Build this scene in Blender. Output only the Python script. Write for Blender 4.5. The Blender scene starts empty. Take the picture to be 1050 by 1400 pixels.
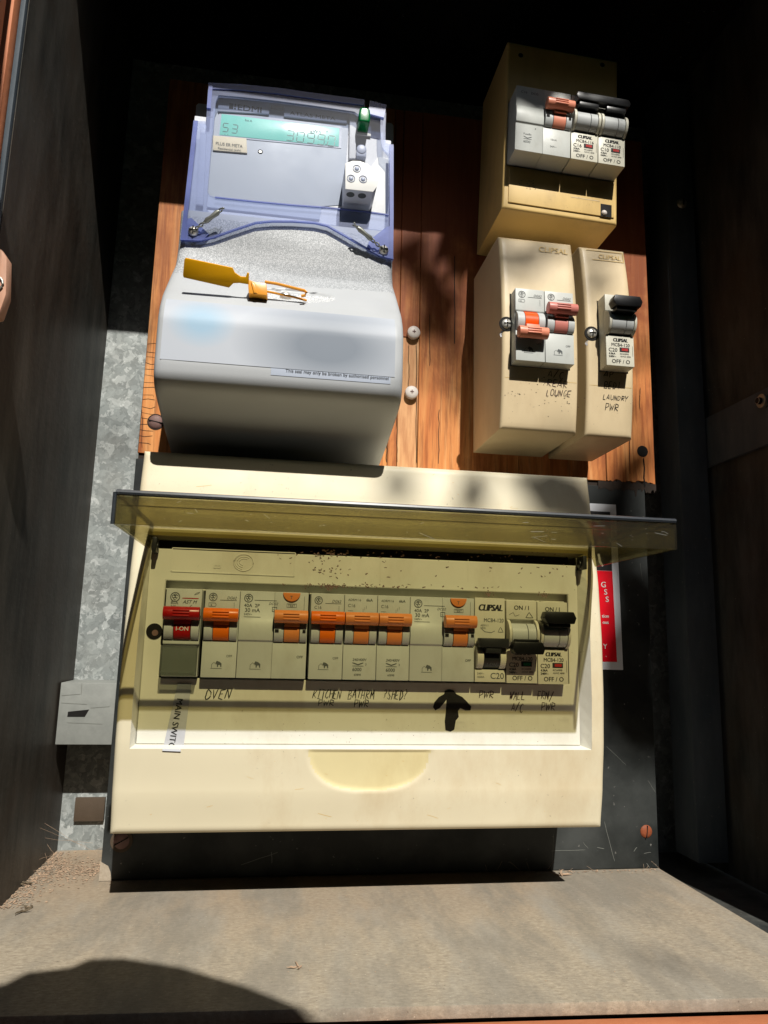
import bpy, bmesh, math, random
from mathutils import Vector, Matrix, Euler
R = math.radians
sc = bpy.context.scene
rnd = random.Random(7)

# ------------------------------------------------------------ camera (mm -> m)
F_PX, PW, PH = 992.7, 1050, 1400
YAW, PITCH, ROLL = 0.149008, 0.173916, 0.02493
CAM = Vector((-27.357, -459.73, -1.926))
_r0 = Vector((math.cos(YAW), -math.sin(YAW), 0))
FW = Vector((math.sin(YAW)*math.cos(PITCH), math.cos(YAW)*math.cos(PITCH), math.sin(PITCH)))
_u0 = _r0.cross(FW)
RT = math.cos(ROLL)*_r0 + math.sin(ROLL)*_u0
UP = -math.sin(ROLL)*_r0 + math.cos(ROLL)*_u0
cd = bpy.data.cameras.new('camera')
cam = bpy.data.objects.new('camera', cd)
sc.collection.objects.link(cam)
m3 = Matrix((RT, UP, -FW)).transposed()
cam.matrix_world = Matrix.Translation(CAM*0.001) @ m3.to_4x4()
cd.sensor_fit = 'VERTICAL'; cd.sensor_height = 36.0; cd.lens = F_PX/PH*36.0
cd.clip_start = 0.01; cd.clip_end = 200
sc.camera = cam

# ------------------------------------------------------------ light
SUN = Vector((0.13, -1.0, 1.02)).normalized()          # towards the sun
elev = math.asin(SUN.z)
world = bpy.data.worlds.new('World'); sc.world = world; world.use_nodes = True
wn = world.node_tree.nodes; wl = world.node_tree.links
bg = wn['Background']; bg.inputs[1].default_value = 0.05
sky = wn.new('ShaderNodeTexSky'); sky.sky_type = 'NISHITA'; sky.sun_disc = False
sky.sun_elevation = elev; sky.sun_rotation = math.atan2(SUN.x, SUN.y)
wl.new(sky.outputs[0], bg.inputs[0])
sd = bpy.data.lights.new('sun', 'SUN'); sd.energy = 4.7; sd.angle = R(0.5); sd.color = (1.0, 0.965, 0.895)
so = bpy.data.objects.new('sun', sd); sc.collection.objects.link(so)
so.rotation_euler = SUN.to_track_quat('Z', 'Y').to_euler()
sc.view_settings.view_transform = 'Standard'; sc.view_settings.look = 'None'
sc.view_settings.exposure = 0.02; sc.view_settings.gamma = 1.0
sc.cycles.transparent_max_bounces = 24; sc.cycles.max_bounces = 8; sc.cycles.diffuse_bounces = 1

# ------------------------------------------------------------ projection helpers: a photo pixel to a point on a real plane
def _ray(px, py): return FW + RT*((px-PW/2)/F_PX) - UP*((py-PH/2)/F_PX)
def at(px, py, Y):
    d = _ray(px, py); p = CAM + d*((Y-CAM.y)/d.y); return p.x, p.z
def at_z(px, py, Z):
    d = _ray(px, py); p = CAM + d*((Z-CAM.z)/d.z); return p.x, p.y
def at_x(px, py, X):
    d = _ray(px, py); p = CAM + d*((X-CAM.x)/d.x); return p.y, p.z

# ------------------------------------------------------------ materials
def lin(r, g, b):
    f = lambda c: (c/255/12.92) if c/255 <= .04045 else ((c/255+.055)/1.055)**2.4
    return (f(r), f(g), f(b))
class NT:
    def __init__(s, name):
        s.m = bpy.data.materials.new(name); s.m.use_nodes = True
        s.n = s.m.node_tree.nodes; s.l = s.m.node_tree.links
        s.b = s.n['Principled BSDF']; s.out = s.n['Material Output']
        s.tc = s.n.new('ShaderNodeTexCoord')
    def coords(s, scale=(1, 1, 1), rot=(0, 0, 0)):
        mp = s.n.new('ShaderNodeMapping'); s.l.new(s.tc.outputs['Object'], mp.inputs[0])
        mp.inputs['Scale'].default_value = scale; mp.inputs['Rotation'].default_value = rot
        return mp.outputs[0]
    def noise(s, scale, detail=5, rough=.55, co=None, dist=0):
        n = s.n.new('ShaderNodeTexNoise'); n.inputs['Scale'].default_value = scale
        n.inputs['Detail'].default_value = detail; n.inputs['Roughness'].default_value = rough
        n.inputs['Distortion'].default_value = dist
        s.l.new(co or s.tc.outputs['Object'], n.inputs['Vector']); return n.outputs['Fac']
    def voro(s, scale, co=None, out='Color', feature='F1', rand=1):
        n = s.n.new('ShaderNodeTexVoronoi'); n.feature = feature; n.inputs['Scale'].default_value = scale
        n.inputs['Randomness'].default_value = rand
        s.l.new(co or s.tc.outputs['Object'], n.inputs['Vector']); return n.outputs[out]
    def ramp(s, fac, stops):
        r = s.n.new('ShaderNodeValToRGB'); e = r.color_ramp.elements
        while len(e) < len(stops): e.new(.5)
        for k, (p, c) in enumerate(stops):
            e[k].position = p; e[k].color = (*(c if hasattr(c, '__len__') else (c, c, c)), 1)
        s.l.new(fac, r.inputs[0]); return r.outputs[0]
    def mix(s, fac, a, b, mode='MIX'):
        m = s.n.new('ShaderNodeMix'); m.data_type = 'RGBA'; m.blend_type = mode
        for i, v in ((0, fac), (6, a), (7, b)):
            if isinstance(v, (int, float)): m.inputs[i].default_value = v
            elif isinstance(v, tuple): m.inputs[i].default_value = (*v, 1)
            else: s.l.new(v, m.inputs[i])
        return m.outputs[2]
    def bump(s, h, strength, dist=.0005):
        b = s.n.new('ShaderNodeBump'); b.inputs['Strength'].default_value = strength
        b.inputs['Distance'].default_value = dist
        s.l.new(h, b.inputs['Height']); s.l.new(b.outputs[0], s.b.inputs['Normal'])
    def fin(s, col=None, rough=.5, metal=0, spec=.5):
        if col is not None:
            if isinstance(col, tuple): s.b.inputs['Base Color'].default_value = (*col, 1)
            else: s.l.new(col, s.b.inputs['Base Color'])
        if isinstance(rough, (int, float)): s.b.inputs['Roughness'].default_value = rough
        else: s.l.new(rough, s.b.inputs['Roughness'])
        s.b.inputs['Metallic'].default_value = metal
        s.b.inputs['Specular IOR Level'].default_value = spec
        return s.m
def sc3(c, k): return tuple(min(1, x*k) for x in c)

def plastic(name, col, rough=.42, var=.06, vscale=45, dirt=0.0, dirtcol=None, dscale=30, bump=.05, bscale=1500, spec=.4, specks=0.0):
    t = NT(name)
    c = t.mix(t.noise(vscale, 4), sc3(col, 1-var*1.6), sc3(col, 1+var*1.2))
    if dirt:
        f = t.ramp(t.noise(dscale, 9, .68, t.coords((1, 1, .45))), [(0.50, 0), (0.74, dirt)])
        c = t.mix(f, c, dirtcol or (.16, .10, .05))
    if specks:
        f = t.mix(t.ramp(t.noise(30, 3), [(.48, 0), (.6, 1)]), (0, 0, 0), t.ramp(t.noise(520, 2, .5), [(0.69, 0), (0.76, specks)]))
        c = t.mix(f, c, (.10, .07, .04))
    if bump: t.bump(t.noise(bscale, 2), bump, .0003)
    rr = t.ramp(t.noise(vscale*1.7, 5), [(.3, max(.05, rough-.08)), (.7, rough+.12)])
    return t.fin(c, rr, 0, spec)

M = {}
M['cream'] = plastic('aged_cream_plastic', lin(236, 225, 194), .45, .06, 18, .62, (.56, .40, .20), 13, specks=.35)
M['cream_white'] = plastic('pale_cream_plastic', lin(236, 233, 218), .5, .04, 30, .32, (.42, .33, .2), 26, specks=.35)
M['cream_box'] = plastic('yellowed_cream_plastic', lin(230, 208, 168), .42, .06, 26, .30, (.42, .27, .12), 22, specks=.45)
M['cream_old'] = plastic('old_yellow_plastic', lin(236, 200, 128), .45, .07, 26, .45, (.36, .22, .09), 26, specks=.4)
M['tab_yellow'] = plastic('yellow_cream_recess', lin(236, 222, 172), .4, .05, 40, .35, (.55, .4, .15), 30)
M['grey_plastic'] = plastic('light_grey_plastic', lin(205, 208, 203), .42, .04, 60, .25, (.28, .24, .17), 60, specks=.15)
M['grey_drum'] = plastic('grey_drum_plastic', lin(200, 203, 202), .38, .04, 60, .15, (.25, .22, .17), 70, spec=.4)
M['warm_white'] = plastic('warm_white_plastic', lin(222, 218, 200), .42, .04, 60, .2, (.28, .24, .17), 60)
M['orange'] = plastic('orange_plastic', lin(250, 118, 22), .35, .04, 50, .12, (.35, .12, .03), 60)
M['orange_pale'] = plastic('faded_orange_plastic', lin(240, 146, 78), .4, .06, 50, .15, (.4, .2, .08), 60)
M['orange_vivid'] = plastic('vivid_orange_plastic', lin(255, 92, 20), .3, .02)
M['salmon'] = plastic('faded_salmon_plastic', lin(240, 150, 120), .42, .06, 50)
M['pink'] = plastic('faded_pink_plastic', lin(214, 130, 118), .42, .06, 50)
M['red'] = plastic('dark_red_plastic', lin(178, 26, 24), .32, .05, 50)
M['black'] = plastic('black_plastic', lin(20, 20, 22), .35, .1, 50)
M['black_worn'] = plastic('worn_black_plastic', lin(42, 43, 44), .38, .12, 60)
M['hollow'] = plastic('unlit_black_cavity', lin(16, 13, 11), .8, .1, 50)
M['ink'] = plastic('grey_print_ink', lin(92, 96, 96), .7, .1, 300, bump=0)
M['ink_black'] = plastic('black_print_ink', lin(36, 36, 36), .7, .05, 300, bump=0)
M['ink_red'] = plastic('red_print_ink', lin(176, 40, 34), .7, .05, 300, bump=0)
M['ink_green'] = plastic('green_print_ink', lin(16, 112, 72), .5, .05, 300, bump=0)
M['ink_white'] = plastic('white_print_ink', lin(226, 220, 214), .6, .05, 300, bump=0)
M['marker'] = plastic('black_marker_pen', lin(22, 20, 20), .75, .2, 300, bump=0)
M['marker_purple'] = plastic('purple_black_marker_pen', lin(58, 30, 34), .75, .2, 300, bump=0)
M['meter_grey'] = plastic('meter_grey_plastic', lin(196, 199, 202), .38, .02, 30, bump=.08, bscale=1800)
M['meter_white'] = plastic('meter_white_plastic', lin(226, 229, 238), .5, .03, 60, bump=.5, bscale=1300)
M['meter_face'] = plastic('meter_name_plate', lin(194, 203, 220), .45, .03, 24, bump=.05)
M['meter_ridge'] = plastic('meter_grey_tab', lin(172, 181, 206), .4, .03, 30)
M['lcd'] = plastic('green_lcd_glass', lin(150, 234, 226), .25, .03, 30)
M['lcd_ink'] = plastic('lcd_segment', lin(52, 102, 104), .4, .05, 100, bump=0)
M['port_white'] = plastic('port_white_plastic', lin(250, 250, 248), .4, .02, 60)
M['led_green'] = plastic('green_button_plastic', lin(0, 120, 62), .22, .05, 60)
M['sticker_cream'] = plastic('cream_sticker', lin(236, 226, 204), .6, .03, 60, bump=0)
M['paper'] = plastic('white_paper', lin(222, 224, 230), .6, .03, 60, bump=0)
M['seal_orange'] = plastic('amber_seal_plastic', lin(244, 176, 14), .35, .04, 60)
M['seal_clip'] = plastic('bright_orange_clip', lin(255, 170, 60), .3, .04, 60)
M['sign_red'] = plastic('red_sign_vinyl', lin(236, 10, 34), .4, .03, 60, bump=0)
M['sign_black'] = plastic('black_sign_vinyl', lin(44, 42, 44), .4, .05, 60, bump=0)
M['rust'] = plastic('rusty_steel', lin(150, 78, 46), .65, .3, 300, .5, (.05, .03, .02), 200, bump=.4)
M['rust_dull'] = plastic('brown_steel', lin(128, 98, 92), .55, .2, 300, bump=.3)
M['brown_block'] = plastic('dull_brown_finish', lin(84, 70, 56), .7, .15, 60, .4, (.05, .035, .02), 60, bump=.3)
M['scratch'] = plastic('dull_grey_scratch', lin(122, 124, 118), .7, .2, 200, bump=0)
M['white_cap'] = plastic('translucent_white_cap', lin(222, 212, 204), .45, .05, 150)
def metal(name, col, rough=.35, m=.6):
    t = NT(name); t.bump(t.noise(900, 3), .25, .0003)
    return t.fin(t.mix(t.noise(220, 5), sc3(col, .7), sc3(col, 1.15)), rough, m)
M['steel'] = metal('bright_steel', (.80, .78, .72), .38, .55)
M['wire'] = metal('dull_wire', (.36, .37, .33), .45)

def tinted(name, trans, diff, amount, rough=.12, gloss=.06, edge=None):
    """transparent plastic: tinted see-through, a little scattering, a little gloss"""
    t = NT(name); n, l = t.n, t.l
    tr = n.new('ShaderNodeBsdfTransparent'); tr.inputs[0].default_value = (*trans, 1)
    df = n.new('ShaderNodeBsdfPrincipled'); df.inputs['Roughness'].default_value = .35
    l.new(t.mix(t.noise(60, 6), sc3(diff, .85), sc3(diff, 1.12)), df.inputs['Base Color'])
    am = t.ramp(t.noise(35, 8, .65), [(.3, amount*.75), (.75, amount*1.3)])
    m1 = n.new('ShaderNodeMixShader'); l.new(am, m1.inputs[0]); l.new(tr.outputs[0], m1.inputs[1]); l.new(df.outputs[0], m1.inputs[2])
    gl = n.new('ShaderNodeBsdfGlossy'); gl.inputs['Roughness'].default_value = rough
    fr = n.new('ShaderNodeLayerWeight'); fr.inputs[0].default_value = .5
    m2 = n.new('ShaderNodeMixShader'); l.new(t.ramp(fr.outputs['Facing'], [(0, gloss*.5), (.55, gloss), (.85, min(1, gloss*3.5)), (1, .7)]), m2.inputs[0]); l.new(m1.outputs[0], m2.inputs[1]); l.new(gl.outputs[0], m2.inputs[2])
    l.new(m2.outputs[0], t.out.inputs[0]); return t.m
M['lid'] = tinted('smoky_olive_plastic', (.735, .70, .505), (.15, .13, .095), .10, .12)
M['lid_edge'] = tinted('smoky_plastic_thick_edge', (.36, .37, .36), (.05, .06, .075), .5, .25)
M['cover_clear'] = tinted('clear_blue_plastic', (.975, .98, .99), (.6, .68, .88), .012, .06)
M['cover_blue'] = tinted('blue_tinted_plastic', (.87, .905, .985), (.44, .52, .90), .22, .1)
M['cover_deep'] = tinted('deep_blue_plastic_rim', (.62, .68, .91), (.19, .25, .66), .48, .12)
M['tape'] = tinted('clear_label_tape', (.93, .93, .95), (.86, .87, .92), .6, .3)
M['smoke_flap'] = tinted('grey_smoked_flap', (.74, .76, .72), (.30, .33, .30), .3, .1)

def wood(name, seed, dark=0.0, top_dark=.9):
    t = NT(name)
    mp = t.n.new('ShaderNodeMapping'); t.l.new(t.tc.outputs['Object'], mp.inputs[0])
    mp.inputs['Location'].default_value = (seed, seed*.7, seed*1.3); mp.inputs['Scale'].default_value = (1, 1, .06)
    co = mp.outputs[0]
    n1 = t.noise(120, 6, .6, co, 1.2); n2 = t.noise(420, 4, .6, co); n3 = t.noise(9, 5, .6)
    c = t.ramp(n1, [(.22, (.38, .115, .032)), (.40, (.66, .23, .068)), (.56, (.80, .34, .11)), (.76, (.93, .54, .24))])
    c = t.mix(t.ramp(n2, [(.36, .55), (.52, 0)]), c, (.20, .06, .02))
    mp2 = t.n.new('ShaderNodeMapping'); t.l.new(t.tc.outputs['Object'], mp2.inputs[0]); mp2.inputs['Scale'].default_value = (1, 1, .45)
    mp2.inputs['Location'].default_value = (seed*2, 0, seed)
    st = t.ramp(t.noise(26, 6, .62, mp2.outputs[0], .6), [(.50, 0), (.68, .75)])
    c = t.mix(st, c, (.20, .050, .022))
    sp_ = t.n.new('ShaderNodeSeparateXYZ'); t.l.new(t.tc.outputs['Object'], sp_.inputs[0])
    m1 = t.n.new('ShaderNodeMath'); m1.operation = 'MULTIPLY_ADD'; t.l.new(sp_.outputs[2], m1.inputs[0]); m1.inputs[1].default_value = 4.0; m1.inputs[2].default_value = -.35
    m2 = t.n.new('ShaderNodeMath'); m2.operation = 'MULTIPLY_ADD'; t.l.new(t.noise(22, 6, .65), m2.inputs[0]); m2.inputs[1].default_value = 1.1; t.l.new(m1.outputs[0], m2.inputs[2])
    c = t.mix(t.ramp(m2.outputs[0], [(.50, 0), (.86, top_dark)]), c, t.mix(n1, (.10, .026, .013), (.33, .085, .03)))  # darker and redder towards the top
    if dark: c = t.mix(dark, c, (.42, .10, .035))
    t.bump(n2, .35, .0006)
    return t.fin(c, t.ramp(n3, [(.3, .4), (.7, .65)]), 0, .2)
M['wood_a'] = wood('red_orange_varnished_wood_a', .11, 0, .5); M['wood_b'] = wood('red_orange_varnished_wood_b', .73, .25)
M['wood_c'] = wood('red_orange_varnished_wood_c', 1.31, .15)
t = NT('pale_raw_wood'); mp = t.coords((1, 1, .12))
M['wood_pale'] = t.fin(t.ramp(t.noise(260, 5, .6, mp), [(.3, (.50, .20, .07)), (.55, (.74, .38, .16)), (.75, (.85, .50, .24))]), .6)
t = NT('burnt_wood_edge'); M['char'] = t.fin(t.mix(t.noise(300, 5), (.01, .008, .006), (.05, .03, .02)), .9)

t = NT('galvanised_spangle')
w = t.noise(60, 5, .6); co = t.n.new('ShaderNodeMapping'); t.l.new(t.tc.outputs['Object'], co.inputs[0])
wob = t.n.new('ShaderNodeTexNoise'); wob.inputs['Scale'].default_value = 130; wob.inputs['Detail'].default_value = 4
t.l.new(t.tc.outputs['Object'], wob.inputs['Vector'])
ad = t.n.new('ShaderNodeVectorMath'); ad.operation = 'MULTIPLY_ADD'; t.l.new(wob.outputs['Color'], ad.inputs[0])
ad.inputs[1].default_value = (.018, .018, .018); t.l.new(t.tc.outputs['Object'], ad.inputs[2])
v1 = t.voro(150, ad.outputs[0]); v2 = t.voro(340, ad.outputs[0])
g = t.ramp(v1, [(.15, (.19, .21, .205)), (.55, (.30, .33, .32)), (.74, (.40, .43, .42)), (.86, (.66, .69, .67))])
g2 = t.ramp(v2, [(.2, (.22, .24, .235)), (.7, (.40, .43, .42)), (.9, (.70, .72, .70))])
c = t.mix(.5, g, g2); c = t.mix(t.ramp(t.noise(40, 6), [(.45, 0), (.75, .35)]), c, (.30, .29, .26))
t.bump(t.noise(300, 4), .2, .0004)
M['galv'] = t.fin(c, .5, .15)
t = NT('dull_galvanised')
M['galv_dull'] = t.fin(t.mix(t.noise(150, 7, .65), (.20, .21, .195), (.38, .39, .36)), .55, .1)
def darksteel(name, a, b, brown, rough=.5, spec=.15):
    t = NT(name); mp = t.coords((1, 1, .25))
    c = t.mix(t.ramp(t.noise(55, 8, .65, mp), [(.35, 0), (.65, 1)]), a, b)
    c = t.mix(t.ramp(t.noise(16, 6, .6), [(.45, 0), (.7, .7)]), c, brown)
    c = t.mix(t.ramp(t.noise(500, 2), [(.72, 0), (.77, .5)]), c, (.4, .38, .34))
    t.bump(t.noise(250, 6), .25, .0006)
    return t.fin(c, rough, 0, spec)
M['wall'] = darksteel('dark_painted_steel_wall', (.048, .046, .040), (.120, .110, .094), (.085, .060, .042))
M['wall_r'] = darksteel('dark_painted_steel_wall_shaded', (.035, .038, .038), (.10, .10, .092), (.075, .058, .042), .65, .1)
M['ceil'] = darksteel('black_painted_steel', (.006, .006, .006), (.014, .014, .014), (.01, .01, .009), .8, .05)
M['strip'] = darksteel('blue_black_steel_angle', (.060, .078, .096), (.105, .125, .145), (.075, .08, .085), .55, .15)
M['post_paint'] = darksteel('terracotta_painted_timber', (.60, .20, .09), (.70, .27, .13), (.50, .19, .10), .55)
M['latch'] = plastic('peach_painted_latch', lin(214, 160, 130), .55, .08, 80, .4, (.3, .2, .15), 60)

t = NT('black_panel_sheet')
c = t.mix(t.noise(30, 7, .6), (.010, .012, .012), (.026, .029, .028))
dust = t.ramp(t.noise(14, 6, .6), [(.42, 0), (.72, .5)])
c = t.mix(dust, c, (.12, .127, .122))
c = t.mix(t.ramp(t.noise(330, 3, .5), [(.70, 0), (.76, .55)]), c, (.35, .34, .31))
t.bump(t.noise(500, 3), .12, .0003)
M['panel'] = t.fin(c, .5, 0, .22)
t = NT('chipped_fibre_board'); M['chip'] = t.fin(t.mix(t.noise(700, 4), (.30, .24, .17), (.55, .47, .37)), .85); 
t = NT('weathered_shelf_sheet'); mp = t.coords((.7, 1.5, 1), (0, 0, .25)); mp2 = t.coords((3.0, 1, 1), (0, 0, -.35)); mp3 = t.coords((.35, 2.4, 1), (0, 0, -.08))
fib = t.noise(520, 8, .75, mp); fib2 = t.noise(900, 4, .7, mp3)
c = t.ramp(fib, [(.30, (.245, .20, .148)), (.48, (.39, .33, .245)), (.62, (.48, .41, .31)), (.78, (.65, .575, .45))])
c = t.mix(t.ramp(fib2, [(.38, .35), (.55, 0)]), c, (.28, .24, .18))
sep = t.n.new('ShaderNodeSeparateXYZ'); t.l.new(t.tc.outputs['Object'], sep.inputs[0])
ma = t.n.new('ShaderNodeMath'); ma.operation = 'MULTIPLY_ADD'; t.l.new(sep.outputs[1], ma.inputs[0]); ma.inputs[1].default_value = 4.2; ma.inputs[2].default_value = .45
mb2 = t.n.new('ShaderNodeMath'); mb2.operation = 'MULTIPLY_ADD'; t.l.new(t.noise(11, 7, .68), mb2.inputs[0]); mb2.inputs[1].default_value = .9; t.l.new(ma.outputs[0], mb2.inputs[2])
c = t.mix(t.ramp(mb2.outputs[0], [(.46, 0), (1.0, .62)]), c, t.mix(t.noise(420, 6, .7), (.34, .235, .15), (.54, .40, .27)))
c = t.mix(t.ramp(t.noise(10, 6, .6, mp2), [(.48, 0), (.66, .6)]), c, t.mix(t.noise(420, 6, .7, mp2), (.24, .23, .20), (.44, .42, .37)))
c = t.mix(t.ramp(t.noise(9, 9, .72, mp2), [(.45, 0), (.60, .8)]), c, t.mix(fib, (.17, .15, .12), (.36, .32, .255)))
c = t.mix(t.ramp(t.noise(760, 2, .5), [(.69, 0), (.76, .6)]), c, (.66, .60, .48))
c = t.mix(t.ramp(t.noise(640, 3, .5), [(.68, 0), (.76, .5)]), c, (.08, .06, .045))
t.bump(fib, .4, .0006)
M['shelf'] = t.fin(c, .85, 0, .2)
t = NT('pale_dust'); M['dust'] = t.fin(t.mix(t.noise(300, 7, .7), (.34, .22, .14), (.62, .44, .30)), .95)
t = NT('dry_leaf'); M['leaf_dry'] = t.fin(t.mix(t.noise(300, 4), (.06, .045, .03), (.20, .15, .09)), .8)
t = NT('green_leaf'); M['leaf'] = t.fin(t.mix(t.noise(60, 4), (.04, .09, .02), (.09, .17, .04)), .5)
t = NT('garden_soil'); M['ground'] = t.fin(t.mix(t.noise(2.5, 9, .7), (.05, .045, .03), (.12, .10, .07)), .95)
# meter lower label: blurred blobs of colour stand in for its unreadable print
t = NT('blurred_meter_label')
sx = t.n.new('ShaderNodeSeparateXYZ'); t.l.new(t.tc.outputs['Generated'], sx.inputs[0])
def blob(cx, cz, rx, rz):
    v = t.n.new('ShaderNodeMapping'); t.l.new(t.tc.outputs['Generated'], v.inputs[0])
    v.inputs['Location'].default_value = (-cx/rx, 0, -cz/rz); v.inputs['Scale'].default_value = (1/rx, 0, 1/rz)
    g = t.n.new('ShaderNodeTexGradient'); g.gradient_type = 'SPHERICAL'; t.l.new(v.outputs[0], g.inputs[0])
    return t.ramp(g.outputs[1], [(0, 0), (.7, 1)])
c = t.mix(blob(.16, .62, .15, .42), lin(192, 198, 208), lin(160, 192, 216))
c = t.mix(blob(.70, .40, .42, .78), c, lin(122, 132, 146))
M['meter_label'] = t.fin(c, .5)
t = NT('grey_metallic_sparkle')
sp = t.voro(2300, None, 'Color'); sp2 = t.noise(2000, 2)
c = t.mix(t.ramp(sp, [(.35, 0), (.9, .7)]), lin(158, 162, 166), lin(245, 247, 250))
t.bump(sp2, .5, .0003); M['meter_tex'] = t.fin(c, .45)

t = NT('sunlit_white_sparkle')  # whiter copy of the sparkle: sunlight on the dish floor put into colour
c = t.mix(t.ramp(t.voro(1900, None, 'Color'), [(.3, 0), (.8, .9)]), lin(176, 180, 184), lin(255, 255, 255))
t.bump(t.noise(1500, 2), .6, .0003); M['meter_sunlit'] = t.fin(c, .4)

# ------------------------------------------------------------ mesh building (all numbers in mm)
_tc = {}
def text_mesh(s, size, bold, shear):
    k = (s, size, bold, shear)
    if k not in _tc:
        cu = bpy.data.curves.new('lettering', 'FONT'); cu.body = s; cu.size = size; cu.shear = shear
        cu.resolution_u = 3; cu.align_x = 'LEFT'
        ob = bpy.data.objects.new('lettering', cu)
        me = bpy.data.meshes.new_from_object(ob)
        vs = [v.co.copy() for v in me.vertices]; fs = [tuple(p.vertices) for p in me.polygons]
        bpy.data.meshes.remove(me); bpy.data.objects.remove(ob); bpy.data.curves.remove(cu)
        x0 = min((v.x for v in vs), default=0); x1 = max((v.x for v in vs), default=0)
        _tc[k] = (vs, fs, x0, x1)
    return _tc[k]
GL = {'O': ['c .5 .5 .45 .5'], 'V': [(0, 1, .45, 0, .95, 1)], 'E': [(.9, 1, .1, .95, .1, .05, .9, 0), (.1, .5, .75, .52)],
 'N': [(.05, 0, .1, 1, .85, .05, .9, 1)], 'K': [(.1, 1, .1, 0), (.85, 1, .12, .45, .9, 0)], 'I': [(.5, 1, .5, 0), (.2, 1, .8, 1), (.2, 0, .8, 0)],
 'T': [(0, 1, 1, 1), (.5, 1, .48, 0)], 'C': [(.9, .85, .6, 1, .2, .85, .05, .5, .2, .12, .6, 0, .95, .12)],
 'H': [(.1, 1, .08, 0), (.9, 1, .88, 0), (.1, .48, .9, .55)], 'B': [(.1, 0, .1, 1, .7, .95, .75, .65, .15, .52, .85, .4, .8, .08, .1, 0)],
 'A': [(0, 0, .45, 1, .95, 0), (.2, .4, .8, .4)], 'R': [(.1, 0, .1, 1, .8, .92, .8, .6, .15, .48, .95, 0)],
 'M': [(0, 0, .1, 1, .5, .3, .9, 1, 1, 0)], 'P': [(.1, 0, .12, 1, .8, .95, .85, .6, .15, .48)], 'W': [(0, 1, .2, 0, .5, .7, .75, 0, 1, 1)],
 'U': [(.05, 1, .1, .2, .5, 0, .85, .2, .9, 1)], 'L': [(.1, 1, .1, 0, .85, .05)], 'F': [(.1, 0, .1, 1, .9, .95), (.1, .52, .7, .52)],
 'S': [(.85, .9, .4, 1, .1, .75, .5, .52, .85, .3, .6, 0, .05, .1)], 'D': [(.1, 0, .1, 1, .7, .85, .9, .5, .7, .1, .1, 0)],
 'Y': [(0, 1, .45, .5, .95, 1), (.45, .5, .4, 0)], 'X': [(0, 1, .95, 0), (.9, 1, 0, 0)], 'G': [(.85, .9, .4, 1, .05, .55, .3, .05, .85, .1, .88, .45, .5, .45)],
 '?': [(.1, .85, .5, 1, .8, .75, .45, .5, .45, .25), (.45, .05, .46, 0)], '/': [(.9, 1.1, .1, -.1)], '1': [(.5, 1, .5, 0)], ' ': []}
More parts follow.
